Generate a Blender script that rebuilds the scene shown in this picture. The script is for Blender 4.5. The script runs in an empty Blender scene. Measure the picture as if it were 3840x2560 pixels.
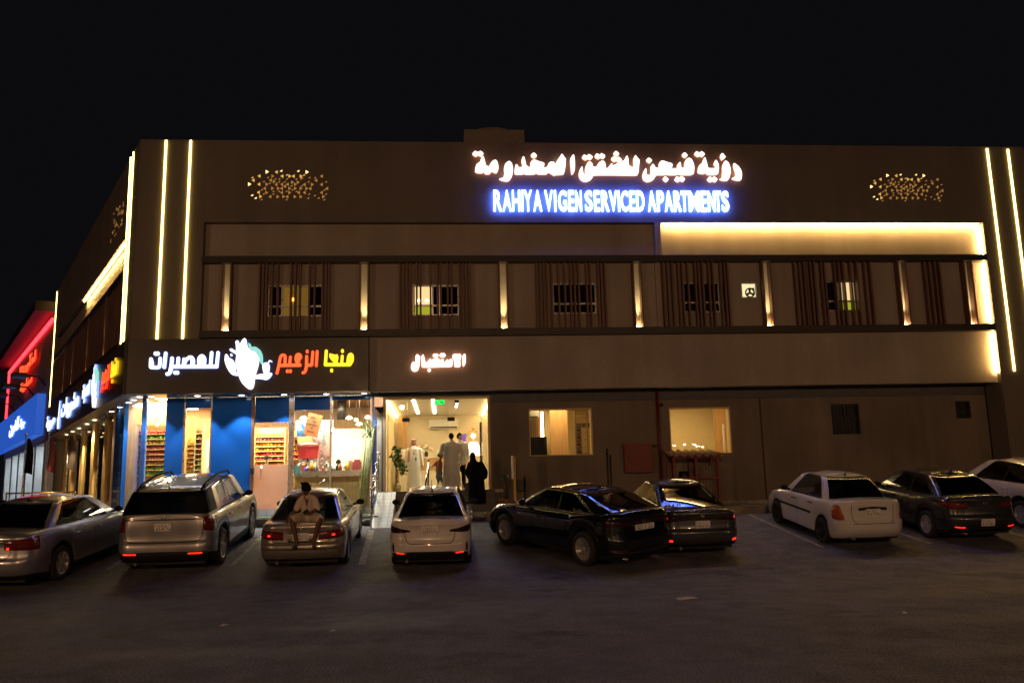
import bpy, bmesh, math, random
from mathutils import Vector, Matrix
SC = bpy.context.scene
C = SC.collection
PI = math.pi
rnd = random.Random(7)

# ------------------------------------------------------------------ camera
cam_d = bpy.data.cameras.new('camera')
cam = bpy.data.objects.new('camera', cam_d)
C.objects.link(cam)
cam_d.sensor_width = 36.0
cam_d.lens = 29.903
cam_d.clip_end = 2000
CAM = (9.6175, -26.7303, 0.7632)
_y, _p, _r = 0.0823454, 0.1681042, -0.0242094
_f = Vector((math.sin(_y)*math.cos(_p), math.cos(_y)*math.cos(_p), math.sin(_p)))
_rt = Vector((math.cos(_y), -math.sin(_y), 0))
_u = _rt.cross(_f)
_r2 = _rt*math.cos(_r)+_u*math.sin(_r)
_u2 = -_rt*math.sin(_r)+_u*math.cos(_r)
cam.matrix_world = Matrix(((_r2.x,_u2.x,-_f.x,CAM[0]),(_r2.y,_u2.y,-_f.y,CAM[1]),(_r2.z,_u2.z,-_f.z,CAM[2]),(0,0,0,1)))
SC.camera = cam

# ------------------------------------------------------------------ night sky, exposure
w = bpy.data.worlds.new('World'); SC.world = w; w.use_nodes = True
bg = w.node_tree.nodes['Background']
bg.inputs[0].default_value = (0.0043, 0.0040, 0.0052, 1)
bg.inputs[1].default_value = 0.8
SC.view_settings.view_transform = 'Standard'
SC.view_settings.look = 'None'
SC.view_settings.exposure = 0
SC.view_settings.gamma = 1
SC.cycles.use_denoising = True
SC.cycles.max_bounces = 7
SC.cycles.diffuse_bounces = 3
SC.cycles.glossy_bounces = 4
SC.cycles.transparent_max_bounces = 12
SC.cycles.sample_clamp_indirect = 4
SC.cycles.caustics_reflective = False
SC.cycles.caustics_refractive = False

# ------------------------------------------------------------------ materials
def nm(name):
    m = bpy.data.materials.new(name); m.use_nodes = True
    return m, m.node_tree, m.node_tree.nodes, m.node_tree.links
def mat(name, col, rough=0.6, metal=0.0, var=0.0, scale=4.0, bump=0.0, bscale=60.0, coat=0.0, spec=None, coord='Object'):
    m, t, n, l = nm(name)
    b = n['Principled BSDF']
    b.inputs['Base Color'].default_value = (*col, 1)
    b.inputs['Roughness'].default_value = rough
    b.inputs['Metallic'].default_value = metal
    if coat: b.inputs['Coat Weight'].default_value = coat; b.inputs['Coat Roughness'].default_value = 0.04
    if spec is not None: b.inputs['Specular IOR Level'].default_value = spec
    tc = n.new('ShaderNodeTexCoord')
    if var:
        nz = n.new('ShaderNodeTexNoise'); nz.inputs['Scale'].default_value = scale; nz.inputs['Detail'].default_value = 6
        l.new(tc.outputs[coord], nz.inputs['Vector'])
        mp = n.new('ShaderNodeMapRange'); mp.inputs[1].default_value = 0.3; mp.inputs[2].default_value = 0.7
        mp.inputs[3].default_value = 1-var; mp.inputs[4].default_value = 1+var
        l.new(nz.outputs[0], mp.inputs[0])
        mx = n.new('ShaderNodeMix'); mx.data_type = 'RGBA'; mx.blend_type = 'MULTIPLY'; mx.inputs[0].default_value = 1
        mx.inputs[6].default_value = (*col, 1)
        l.new(mp.outputs[0], mx.inputs[7]); l.new(mx.outputs[2], b.inputs['Base Color'])
        mr = n.new('ShaderNodeMapRange'); mr.inputs[3].default_value = max(0, rough-0.12); mr.inputs[4].default_value = min(1, rough+0.12)
        l.new(nz.outputs[0], mr.inputs[0]); l.new(mr.outputs[0], b.inputs['Roughness'])
    if bump:
        nb = n.new('ShaderNodeTexNoise'); nb.inputs['Scale'].default_value = bscale; nb.inputs['Detail'].default_value = 4
        l.new(tc.outputs[coord], nb.inputs['Vector'])
        bp = n.new('ShaderNodeBump'); bp.inputs['Strength'].default_value = bump; bp.inputs['Distance'].default_value = 0.02
        l.new(nb.outputs[0], bp.inputs['Height']); l.new(bp.outputs[0], b.inputs['Normal'])
    return m
def emit(name, col, s):
    m, t, n, l = nm(name)
    b = n['Principled BSDF']
    b.inputs['Base Color'].default_value = (*[min(0.8, c) for c in col], 1)
    b.inputs['Emission Color'].default_value = (*col, 1)
    b.inputs['Emission Strength'].default_value = s
    b.inputs['Roughness'].default_value = 0.5
    return m
def glass(name, tint=(0.95, 0.97, 0.96), ior=1.45, rough=0.0, refl=1.0):
    m, t, n, l = nm(name)
    n.remove(n['Principled BSDF'])
    out = n['Material Output']
    tr = n.new('ShaderNodeBsdfTransparent'); tr.inputs[0].default_value = (*tint, 1)
    gl = n.new('ShaderNodeBsdfGlossy'); gl.inputs['Roughness'].default_value = rough
    gl.inputs[0].default_value = (refl, refl, refl, 1)
    fr = n.new('ShaderNodeFresnel'); ge = n.new('ShaderNodeNewGeometry'); mi = n.new('ShaderNodeMapRange')   # a thin sheet mirrors alike from both sides
    mi.inputs[3].default_value = ior; mi.inputs[4].default_value = 1/ior; l.new(ge.outputs['Backfacing'], mi.inputs[0]); l.new(mi.outputs[0], fr.inputs[0])
    mx = n.new('ShaderNodeMixShader')
    l.new(fr.outputs[0], mx.inputs[0]); l.new(tr.outputs[0], mx.inputs[1]); l.new(gl.outputs[0], mx.inputs[2])
    l.new(mx.outputs[0], out.inputs[0])
    return m
def asphalt(name):
    m, t, n, l = nm(name)
    b = n['Principled BSDF']; tc = n.new('ShaderNodeTexCoord')
    def noise(s, d=5, v=None):
        x = n.new('ShaderNodeTexNoise'); x.inputs['Scale'].default_value = s; x.inputs['Detail'].default_value = d
        l.new(v or tc.outputs['Object'], x.inputs['Vector']); return x
    mapn = n.new('ShaderNodeMapping'); mapn.inputs['Scale'].default_value = (0.16, 1.1, 1)
    l.new(tc.outputs['Object'], mapn.inputs[0])
    big = noise(0.35); streak = noise(0.9, 8, mapn.outputs[0]); fine = noise(34, 4); stain = noise(.55, 9); vor = noise(2.2, 8)
    def rng(x, a, b_, lo, hi):
        r = n.new('ShaderNodeMapRange'); r.inputs[1].default_value = a; r.inputs[2].default_value = b_; r.inputs[3].default_value = lo; r.inputs[4].default_value = hi
        l.new(x, r.inputs[0]); return r.outputs[0]
    def mul(a, c):
        x = n.new('ShaderNodeMath'); x.operation = 'MULTIPLY'; l.new(a, x.inputs[0]); l.new(c, x.inputs[1]); return x.outputs[0]
    k = mul(mul(rng(big.outputs[0], .3, .7, .88, 1.1), rng(streak.outputs[0], .35, .7, .84, 1.1)), mul(mul(rng(fine.outputs[0], .34, .66, .35, 1.75), rng(stain.outputs[0], .33, .40, .62, 1.0)), rng(vor.outputs[0], .35, .6, .72, 1.12)))
    mx = n.new('ShaderNodeMix'); mx.data_type = 'RGBA'; mx.blend_type = 'MULTIPLY'; mx.inputs[0].default_value = 1
    mx.inputs[6].default_value = (0.128, 0.127, 0.162, 1); l.new(k, mx.inputs[7]); l.new(mx.outputs[2], b.inputs['Base Color'])
    l.new(rng(streak.outputs[0], .3, .7, .62, .9), b.inputs['Roughness'])
    bp = n.new('ShaderNodeBump'); bp.inputs['Strength'].default_value = .9; bp.inputs['Distance'].default_value = .015
    l.new(fine.outputs[0], bp.inputs['Height']); l.new(bp.outputs[0], b.inputs['Normal'])
    return m
def wood(name, c1, c2, scale=(14, 14, 1.2), rough=0.45):
    m, t, n, l = nm(name)
    b = n['Principled BSDF']; tc = n.new('ShaderNodeTexCoord'); mp = n.new('ShaderNodeMapping'); mp.inputs['Scale'].default_value = scale
    l.new(tc.outputs['Object'], mp.inputs[0])
    nz = n.new('ShaderNodeTexNoise'); nz.inputs['Scale'].default_value = 1.3; nz.inputs['Detail'].default_value = 7; nz.inputs['Distortion'].default_value = .6
    l.new(mp.outputs[0], nz.inputs['Vector'])
    cr = n.new('ShaderNodeValToRGB'); cr.color_ramp.elements[0].position = .32; cr.color_ramp.elements[1].position = .68
    cr.color_ramp.elements[0].color = (*c1, 1); cr.color_ramp.elements[1].color = (*c2, 1)
    l.new(nz.outputs[0], cr.inputs[0]); l.new(cr.outputs[0], b.inputs['Base Color']); b.inputs['Roughness'].default_value = rough
    return m
def tiles(name, c1, c2, sx, sy, mortar=(0.25, 0.25, 0.24)):
    m, t, n, l = nm(name)
    b = n['Principled BSDF']; tc = n.new('ShaderNodeTexCoord'); br = n.new('ShaderNodeTexBrick')
    br.offset = 0; br.inputs['Scale'].default_value = 1; br.inputs['Brick Width'].default_value = sx; br.inputs['Row Height'].default_value = sy
    br.inputs['Mortar Size'].default_value = .008; br.inputs[1].default_value = (*c1, 1); br.inputs[2].default_value = (*c2, 1); br.inputs[3].default_value = (*mortar, 1)
    l.new(tc.outputs['Object'], br.inputs[0]); l.new(br.outputs[0], b.inputs['Base Color']); b.inputs['Roughness'].default_value = .35
    return m

def plaster(name, col, var=.10):
    m, t, n, l = nm(name); b = n['Principled BSDF']; b.inputs['Roughness'].default_value = .88; tc = n.new('ShaderNodeTexCoord')
    def nz(sc, det, map_=None):
        x = n.new('ShaderNodeTexNoise'); x.inputs['Scale'].default_value = sc; x.inputs['Detail'].default_value = det
        if map_: mp = n.new('ShaderNodeMapping'); mp.inputs['Scale'].default_value = map_; l.new(tc.outputs['Object'], mp.inputs[0]); l.new(mp.outputs[0], x.inputs['Vector'])
        else: l.new(tc.outputs['Object'], x.inputs['Vector'])
        return x.outputs[0]
    def rg(x, lo, hi, a=.3, c=.7):
        q = n.new('ShaderNodeMapRange'); q.inputs[1].default_value = a; q.inputs[2].default_value = c; q.inputs[3].default_value = lo; q.inputs[4].default_value = hi; l.new(x, q.inputs[0]); return q.outputs[0]
    def mu(a, c):
        q = n.new('ShaderNodeMath'); q.operation = 'MULTIPLY'; l.new(a, q.inputs[0]); l.new(c, q.inputs[1]); return q.outputs[0]
    k = mu(mu(rg(nz(.5, 5), 1-var, 1+var), rg(nz(1.0, 7, (1.6, 1.6, .12)), 1-var*.9, 1+var*.5, .35, .65)), rg(nz(24, 3), .9, 1.1))
    mx = n.new('ShaderNodeMix'); mx.data_type = 'RGBA'; mx.blend_type = 'MULTIPLY'; mx.inputs[0].default_value = 1; mx.inputs[6].default_value = (*col, 1); l.new(k, mx.inputs[7]); l.new(mx.outputs[2], b.inputs['Base Color'])
    bp = n.new('ShaderNodeBump'); bp.inputs['Strength'].default_value = .10; bp.inputs['Distance'].default_value = .02; l.new(nz(60, 4), bp.inputs['Height']); l.new(bp.outputs[0], b.inputs['Normal'])
    return m
M = {}
M['asphalt'] = asphalt('asphalt')
M['stucco_dark'] = plaster('stucco_dark', (0.185, 0.158, 0.138))
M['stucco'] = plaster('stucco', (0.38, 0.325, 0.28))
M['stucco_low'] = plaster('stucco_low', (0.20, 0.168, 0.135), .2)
M['band'] = mat('band', (0.022, 0.017, 0.015), .45, var=.1)
M['slat'] = wood('slat', (0.12, 0.062, 0.048), (0.20, 0.105, 0.08), (30, 30, .8), .5)
M['grey_band'] = mat('grey_band', (0.11, 0.11, 0.12), .8, var=.1)
M['sign_panel'] = mat('sign_panel', (0.05, 0.043, 0.040), .35, var=.06)
M['fascia_brown'] = mat('fascia_brown', (0.13, 0.075, 0.045), .5, var=.06)
M['soffit'] = mat('soffit', (0.30, 0.32, 0.34), .22, metal=.5, var=.05)
M['soffit_paint'] = mat('soffit_paint', (0.42, 0.40, 0.38), .6, var=.05)
M['blue'] = mat('blue', (0.012, 0.115, 0.46), .16, var=.04, scale=2, coat=.5)
M['blue_frame'] = mat('blue_frame', (0.02, 0.12, 0.42), .3, var=.04)
M['chrome'] = mat('chrome', (0.75, 0.75, 0.76), .16, metal=1, var=.03)
M['steel'] = mat('steel', (0.55, 0.55, 0.56), .3, metal=1, var=.08, scale=9)
M['dark_metal'] = mat('dark_metal', (0.03, 0.03, 0.032), .4, metal=.6, var=.1)
M['black'] = mat('black', (0.012, 0.012, 0.013), .5, var=.1)
M['rubber'] = mat('rubber', (0.018, 0.018, 0.018), .8, var=.2, scale=12)
M['white_paint'] = mat('white_paint', (0.72, 0.70, 0.66), .5, var=.05)
M['cream'] = mat('cream', (0.68, 0.60, 0.44), .7, var=.04)
M['cream_warm'] = mat('cream_warm', (0.62, 0.48, 0.26), .7, var=.04)
M['ceiling'] = mat('ceiling', (0.72, 0.68, 0.58), .8, var=.03)
M['tile_floor'] = tiles('tile_floor', (.55, .5, .42), (.5, .46, .4), .6, .6)
M['ramp_tile'] = tiles('ramp_tile', (.62, .64, .66), (.55, .58, .6), .25, .25)
M['granite'] = mat('granite', (0.035, 0.034, 0.036), .3, var=.4, scale=60)
M['pavement'] = tiles('pavement', (.30, .27, .23), (.25, .22, .19), .4, .4, (.15, .13, .11))
M['kerb'] = mat('kerb', (0.34, 0.29, 0.22), .8, var=.25, scale=3, bump=.4)
M['line'] = mat('line', (0.36, 0.34, 0.31), .85, var=.6, scale=7)
M['turf'] = mat('turf', (0.035, 0.13, 0.02), .9, var=.4, scale=40, bump=.8, bscale=180)
M['oak'] = wood('oak', (.36, .20, .075), (.50, .30, .13))
M['pine'] = wood('pine', (.55, .33, .10), (.68, .45, .18))
M['walnut'] = wood('walnut', (.16, .075, .03), (.25, .12, .05))
M['glass'] = glass('glass')
M['glass_dark'] = glass('glass_dark', (.10, .11, .12), 1.5)
M['frosted'] = mat('frosted', (0.74, 0.54, 0.42), .45, var=.08, scale=2.5)
_n, _l = M['frosted'].node_tree.nodes, M['frosted'].node_tree.links
_tl = _n.new('ShaderNodeBsdfTranslucent'); _tl.inputs[0].default_value = (.85, .60, .44, 1); _mx = _n.new('ShaderNodeMixShader'); _mx.inputs[0].default_value = .45
_l.new(_n['Principled BSDF'].outputs[0], _mx.inputs[1]); _l.new(_tl.outputs[0], _mx.inputs[2]); _l.new(_mx.outputs[0], _n['Material Output'].inputs[0])
M['red'] = mat('red', (0.17, 0.012, 0.012), .45, var=.1)
M['red_pipe'] = mat('red_pipe', (0.12, 0.010, 0.011), .45, var=.15)
M['plastic_red'] = mat('plastic_red', (0.55, 0.04, 0.04), .3, var=.05)
M['cardboard'] = mat('cardboard', (0.40, 0.25, 0.13), .85, var=.1)
M['yellow'] = mat('yellow', (0.62, 0.36, 0.03), .5, var=.1)
M['leaf'] = mat('leaf', (0.05, 0.13, 0.02), .55, var=.4, scale=14)
M['leaf_dark'] = mat('leaf_dark', (0.03, 0.07, 0.02), .6, var=.4, scale=14)
M['cane'] = mat('cane', (0.42, 0.46, 0.20), .5, var=.25, scale=10)
M['brass'] = mat('brass', (0.65, 0.42, 0.12), .22, metal=1, var=.05)
M['terracotta'] = mat('terracotta', (0.25, 0.09, 0.05), .8, var=.2)
M['pot'] = mat('pot', (0.55, 0.42, 0.16), .5, var=.1)
M['skin'] = mat('skin', (0.36, 0.20, 0.125), .5, var=.06, scale=20)
M['skin_dark'] = mat('skin_dark', (0.13, 0.062, 0.036), .5, var=.06, scale=20)
M['hair'] = mat('hair', (0.010, 0.008, 0.007), .75, var=.3, scale=60, spec=.15)
M['thobe'] = mat('thobe', (0.76, 0.75, 0.72), .75, var=.05, scale=8, bump=.8, bscale=9)
M['thobe_cream'] = mat('thobe_cream', (0.80, 0.77, 0.70), .75, var=.05, scale=8, bump=.8, bscale=9)
M['shirt'] = mat('shirt', (0.62, 0.53, 0.43), .8, var=.10, scale=24, bump=.9, bscale=16)
M['shorts'] = mat('shorts', (0.56, 0.47, 0.38), .8, var=.08, scale=16, bump=.9, bscale=14)
M['abaya'] = mat('abaya', (0.004, 0.004, 0.0045), .95, var=.2, scale=8, spec=.1)
M['ghutra'] = mat('ghutra', (0.56, 0.27, 0.24), .8, var=.45, scale=70)
M['grey_cloth'] = mat('grey_cloth', (0.28, 0.30, 0.34), .8, var=.1)
M['pink_cloth'] = mat('pink_cloth', (0.55, 0.20, 0.18), .8, var=.1)
M['paper'] = mat('paper', (0.62, 0.58, 0.54), .8, var=.1)
M['stone'] = mat('stone', (0.34, 0.32, 0.28), .85, var=.3, scale=7, bump=.5, bscale=20)
M['tank'] = mat('tank', (0.26, 0.22, 0.19), .7, var=.12)
M['brown_dark'] = mat('brown_dark', (0.05, 0.03, 0.02), .6, var=.1)
M['far_wall'] = mat('far_wall', (0.36, 0.29, 0.23), .85, var=.12, bump=.2)
# emissive materials
M['led'] = emit('led', (1.0, .70, .17), 10.0)
M['led_cove'] = emit('led_cove', (1.0, .60, .19), 150.0)
M['led_up'] = emit('led_up', (1.0, .66, .28), 40.0)
M['led_red'] = emit('led_red', (1.0, .02, .03), 7.0)
M['sign_warm'] = emit('sign_warm', (1.0, .90, .82), 1.8)
M['sign_warm_side'] = emit('sign_warm_side', (1.0, .48, .28), 1.5)
M['sign_cool'] = emit('sign_cool', (.66, .80, 1.0), 3.6)
M['sign_cool_side'] = emit('sign_cool_side', (.07, .16, 1.0), 22.0)
M['sign_white'] = emit('sign_white', (.90, .94, 1.0), 1.9)
M['sign_white_side'] = emit('sign_white_side', (.20, .34, 1.0), 1.6)
M['sign_red'] = emit('sign_red', (1.0, .13, .035), 1.5)
M['sign_red_side'] = emit('sign_red_side', (1.0, .02, .01), 1.2)
M['sign_yellow'] = emit('sign_yellow', (1.0, .80, .03), 1.35)
M['sign_yellow_side'] = emit('sign_yellow_side', (1.0, .55, .01), .8)
M['sign_mango'] = emit('sign_mango', (1.0, .97, 1.0), 1.7)
M['sign_mint'] = emit('sign_mint', (.30, .74, .66), 1.0)
M['sign_blue'] = emit('sign_blue', (.03, .14, .75), .6)
M['tri_bright'] = emit('tri_bright', (1.0, .72, .25), 2.2)
M['tri_mid'] = emit('tri_mid', (1.0, .55, .14), .75)
M['tri_dim'] = emit('tri_dim', (1.0, .50, .12), .28)
M['lamp_white'] = emit('lamp_white', (.92, .97, 1.0), 14.0)
M['lamp_warm'] = emit('lamp_warm', (1.0, .84, .50), 10.0)
M['shop_fill'] = emit('shop_fill', (1.0, .80, .48), 48.0)
M['panel_lobby'] = emit('panel_lobby', (1.0, .77, .44), 36.0)
M['panel_room'] = emit('panel_room', (1.0, .70, .32), 18.0)
M['panel_cold'] = emit('panel_cold', (.70, .88, 1.0), 30.0)
M['win_lit'] = emit('win_lit', (1.0, .72, .34), .95)
M['win_green'] = emit('win_green', (.55, .62, .04), .55)
M['win_dim'] = emit('win_dim', (.55, .36, .06), .16)
M['win_bath'] = emit('win_bath', (1.0, .86, .48), .95)
M['exit_green'] = emit('exit_green', (.02, .75, .12), 1.5)
M['tail_glow'] = emit('tail_glow', (1.0, .02, .01), 2.2)  # emission stands in for light thrown back by unlit red reflectors
M['amber_glow'] = emit('amber_glow', (1.0, .25, .02), 6.0)
M['screen'] = emit('screen', (.10, .06, .40), .6)
M['street_lamp'] = emit('street_lamp', (1.0, .83, .62), 260.0)

# ------------------------------------------------------------------ mesh helpers
class MB:
    def __init__(s): s.v = []; s.f = []; s.m = []; s.sm = []
    def add(s, vs, fs, mi=0, smooth=False):
        o = len(s.v); s.v += [tuple(p) for p in vs]
        for f in fs: s.f.append([i+o for i in f]); s.m.append(mi); s.sm.append(smooth)
    def box(s, x0, x1, y0, y1, z0, z1, fr=None, mi=0):
        P = [(x, y, z) for x in (x0, x1) for y in (y0, y1) for z in (z0, z1)]
        if fr: P = [fr(*p) for p in P]
        s.add(P, [(0,1,3,2),(4,6,7,5),(0,4,5,1),(2,3,7,6),(0,2,6,4),(1,5,7,3)], mi)
    def quad(s, a, b, c, d, mi=0): s.add([a, b, c, d], [(0,1,2,3)], mi)
    def tube(s, pts, r, n=8, mi=0, cap=True):
        pts = [Vector(p) for p in pts]; R = r if isinstance(r, (list, tuple)) else [r]*len(pts)
        vs = []
        for i, p in enumerate(pts):
            d = (pts[min(i+1, len(pts)-1)]-pts[max(i-1, 0)]).normalized()
            a = d.orthogonal().normalized() if abs(d.z) > .99 else d.cross(Vector((0,0,1))).normalized()
            b = d.cross(a).normalized()
            for k in range(n):
                t = 2*PI*k/n; vs.append(p+a*(R[i]*math.cos(t))+b*(R[i]*math.sin(t)))
        fs = []
        for i in range(len(pts)-1):
            for k in range(n): fs.append((i*n+k, i*n+(k+1)%n, (i+1)*n+(k+1)%n, (i+1)*n+k))
        s.add(vs, fs, mi, True)
        if cap: s.add(vs[:n], [tuple(range(n))[::-1]], mi); s.add(vs[-n:], [tuple(range(n))], mi)
    def lathe(s, prof, n=16, c=(0,0,0), axis='z', mi=0):
        vs = []
        for r, h in prof:
            for k in range(n):
                t = 2*PI*k/n; a, b = r*math.cos(t), r*math.sin(t)
                vs.append((c[0]+a, c[1]+b, c[2]+h) if axis == 'z' else (c[0]+h, c[1]+a, c[2]+b) if axis == 'x' else (c[0]+a, c[1]+h, c[2]+b))
        fs = [(i*n+k, i*n+(k+1)%n, (i+1)*n+(k+1)%n, (i+1)*n+k) for i in range(len(prof)-1) for k in range(n)]
        s.add(vs, fs, mi, True)
    def ball(s, c, r, n=10, mi=0):
        rx, ry, rz = r if isinstance(r, (list, tuple)) else (r, r, r)
        vs = []; m = max(4, n//2+1)
        for i in range(m+1):
            ph = PI*i/m
            for k in range(n):
                t = 2*PI*k/n; vs.append((c[0]+rx*math.sin(ph)*math.cos(t), c[1]+ry*math.sin(ph)*math.sin(t), c[2]+rz*math.cos(ph)))
        s.add(vs, [(i*n+k, i*n+(k+1)%n, (i+1)*n+(k+1)%n, (i+1)*n+k) for i in range(m) for k in range(n)], mi, True)
    def caps(s, p, r0, q, r1, n=10, mi=0):
        s.tube([p, q], [r0, r1], n, mi); s.ball(p, r0, n, mi); s.ball(q, r1, n, mi)
    def build(s, name, mats, parent=None, loc=None, weld=True):
        me = bpy.data.meshes.new(name)
        me.from_pydata(s.v, [], s.f)
        if not isinstance(mats, (list, tuple)): mats = [mats]
        for m_ in mats: me.materials.append(M[m_] if isinstance(m_, str) else m_)
        for p, mi, sm in zip(me.polygons, s.m, s.sm): p.material_index = mi; p.use_smooth = sm
        bm = bmesh.new(); bm.from_mesh(me)
        if weld: bmesh.ops.remove_doubles(bm, verts=bm.verts, dist=1e-5)
        bmesh.ops.recalc_face_normals(bm, faces=bm.faces)
        bm.to_mesh(me); bm.free()
        return link(name, me, parent, loc)
def link(name, me, parent=None, loc=None):
    o = bpy.data.objects.new(name, me); C.objects.link(o)
    if parent is not None: o.parent = parent
    if loc is not None: o.location = loc
    return o
def tag(o, label=None, cat=None, group=None, kind=None):
    if label: o['label'] = label
    if cat: o['category'] = cat
    if group: o['group'] = group
    if kind: o['kind'] = kind
    return o
def thing(name, label, cat, loc=(0,0,0), rz=0, group=None):
    o = bpy.data.objects.new(name, None); C.objects.link(o); o.location = loc; o.rotation_euler = (0,0,rz)
    return tag(o, label, cat, group)
def part(name, mats, parent, fn, label=None):
    b = MB(); fn(b); o = b.build(name, mats, parent)
    if label: o['label'] = label
    return o
def chaikin(p, n=1):
    for _ in range(n):
        q = []
        for i in range(len(p)):
            a, b = p[i], p[(i+1) % len(p)]
            q += [(a[0]*.8+b[0]*.2, a[1]*.8+b[1]*.2), (a[0]*.2+b[0]*.8, a[1]*.2+b[1]*.8)]
        p = q
    return p
def extrude_poly(b, pts2, fr, y0, y1, mi_face=0, mi_side=1):
    """pts2 in (x,z); front at y0 (towards the viewer), back at y1; fr maps (x,y,z) to the world"""
    bm = bmesh.new()
    vs = [bm.verts.new((p[0], 0, p[1])) for p in pts2]
    f = bm.faces.new(vs); bmesh.ops.triangulate(bm, faces=[f]); bm.verts.index_update()
    tris = [[v.index for v in g.verts] for g in bm.faces]; bm.free()
    n = len(pts2)
    F = [fr(p[0], y0, p[1]) for p in pts2]; B = [fr(p[0], y1, p[1]) for p in pts2]
    b.add(F, tris, mi_face); b.add(B, tris, mi_side)
    b.add(F+B, [(i, (i+1) % n, n+(i+1) % n, n+i) for i in range(n)], mi_side)
def stroke_poly(pts, wd):
    """outline of a round-ended stroke"""
    P = [Vector((x, y)) for x, y in pts]; r = wd/2; L = []; R = []
    for i, p in enumerate(P):
        d = (P[min(i+1, len(P)-1)]-P[max(i-1, 0)]); d = d.normalized() if d.length > 1e-9 else Vector((1, 0))
        nrm = Vector((-d.y, d.x)); L.append(p+nrm*r); R.append(p-nrm*r)
    def capp(c, d):
        a0 = math.atan2(d.y, d.x); return [c+Vector((math.cos(a0+t), math.sin(a0+t)))*r for t in (1.2, .6, 0, -.6, -1.2)]
    d1 = (P[-1]-P[-2]).normalized(); d0 = (P[0]-P[1]).normalized()
    out = L+capp(P[-1], d1)+R[::-1]+capp(P[0], d0)
    return [(v.x, v.y) for v in out]
def smooth_line(pts, n=5):
    if len(pts) < 3: return pts
    P = [pts[0]]+list(pts)+[pts[-1]]; out = []
    for i in range(1, len(P)-2):
        for k in range(n):
            t = k/n; a, b, c, d = P[i-1], P[i], P[i+1], P[i+2]
            out.append(tuple(.5*((2*b[j])+(-a[j]+c[j])*t+(2*a[j]-5*b[j]+4*c[j]-d[j])*t*t+(-a[j]+3*b[j]-3*c[j]+d[j])*t**3) for j in (0, 1)))
    out.append(pts[-1]); return out
def bil(cs, w_, h_):
    """map traced coordinates (w_ x h_, y down) onto the rectangle with corners cs (tl, tr, br, bl) in metres"""
    def f(p):
        u, v = p[0]/w_, p[1]/h_
        return tuple((cs[0][j]*(1-u)+cs[1][j]*u)*(1-v)+(cs[3][j]*(1-u)+cs[2][j]*u)*v for j in (0, 1))
    return f
def text_mesh(s, size, off=0.0, ext=0.0, align='CENTER'):
    c = bpy.data.curves.new('lettering', 'FONT'); c.body = s; c.size = size; c.offset = off; c.extrude = ext; c.align_x = align; c.resolution_u = 3
    o = bpy.data.objects.new('lettering', c); C.objects.link(o)
    dg = bpy.context.evaluated_depsgraph_get(); me = bpy.data.meshes.new_from_object(o.evaluated_get(dg))
    bpy.data.objects.remove(o); bpy.data.curves.remove(c); return me
def put_text(b, s, size, fr, mi=0, off=0.0, ext=0.0, fit=None):
    """append text to a builder; text x -> x, text y -> z through fr(x, y, z); fit=(x0,x1,z0,z1) stretches it"""
    me = text_mesh(s, size, off, ext)
    V = [tuple(v.co) for v in me.vertices]
    if fit:
        xs = [v[0] for v in V]; ys = [v[1] for v in V]
        V = [(fit[0]+(v[0]-min(xs))/(max(xs)-min(xs))*(fit[1]-fit[0]), fit[2]+(v[1]-min(ys))/(max(ys)-min(ys))*(fit[3]-fit[2]), v[2]) for v in V]
    fs = [list(p.vertices) for p in me.polygons]
    mis = [mi if abs(p.normal.z) > .7 and p.center.z >= 0 else mi+1 for p in me.polygons] if ext else [mi]*len(fs)
    o = len(b.v); b.v += [fr(x, -z, y) for x, y, z in V]
    for f, k in zip(fs, mis): b.f.append([i+o for i in f]); b.m.append(k); b.sm.append(False)
    bpy.data.meshes.remove(me)
# front frame: identity. wing frame: s along the side street (away from the corner), k inward, z up
WD = Vector((-0.4832, 0.8755, 0)); WN = Vector((0.8755, 0.4832, 0))
def FR(x, y, z): return (x, y, z)
def WG(s, k, z): return (WD.x*s+WN.x*k, WD.y*s+WN.y*k, z)
def WGm(u, k, z): return WG(-u, k, z)            # u runs to the right as seen from the street
def wall_holes(b, x0, x1, z0, z1, y0, y1, holes, fr=FR, mi=0):
    xs = sorted({x0, x1, *[h[i] for h in holes for i in (0, 1)]}); zs = sorted({z0, z1, *[h[i] for h in holes for i in (2, 3)]})
    xs = [x for x in xs if x0 <= x <= x1]; zs = [z for z in zs if z0 <= z <= z1]
    def solid(i, j):
        if i < 0 or j < 0 or i >= len(xs)-1 or j >= len(zs)-1: return False
        cx, cz = (xs[i]+xs[i+1])/2, (zs[j]+zs[j+1])/2
        return not any(h[0] < cx < h[1] and h[2] < cz < h[3] for h in holes)
    for i in range(len(xs)-1):
        for j in range(len(zs)-1):
            if not solid(i, j): continue
            a, c, e, g = xs[i], xs[i+1], zs[j], zs[j+1]
            b.quad(fr(a,y0,e), fr(c,y0,e), fr(c,y0,g), fr(a,y0,g), mi); b.quad(fr(a,y1,e), fr(a,y1,g), fr(c,y1,g), fr(c,y1,e), mi)
            if not solid(i-1, j): b.quad(fr(a,y0,e), fr(a,y0,g), fr(a,y1,g), fr(a,y1,e), mi)
            if not solid(i+1, j): b.quad(fr(c,y0,e), fr(c,y1,e), fr(c,y1,g), fr(c,y0,g), mi)
            if not solid(i, j-1): b.quad(fr(a,y0,e), fr(a,y1,e), fr(c,y1,e), fr(c,y0,e), mi)
            if not solid(i, j+1): b.quad(fr(a,y0,g), fr(c,y0,g), fr(c,y1,g), fr(a,y1,g), mi)
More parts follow.
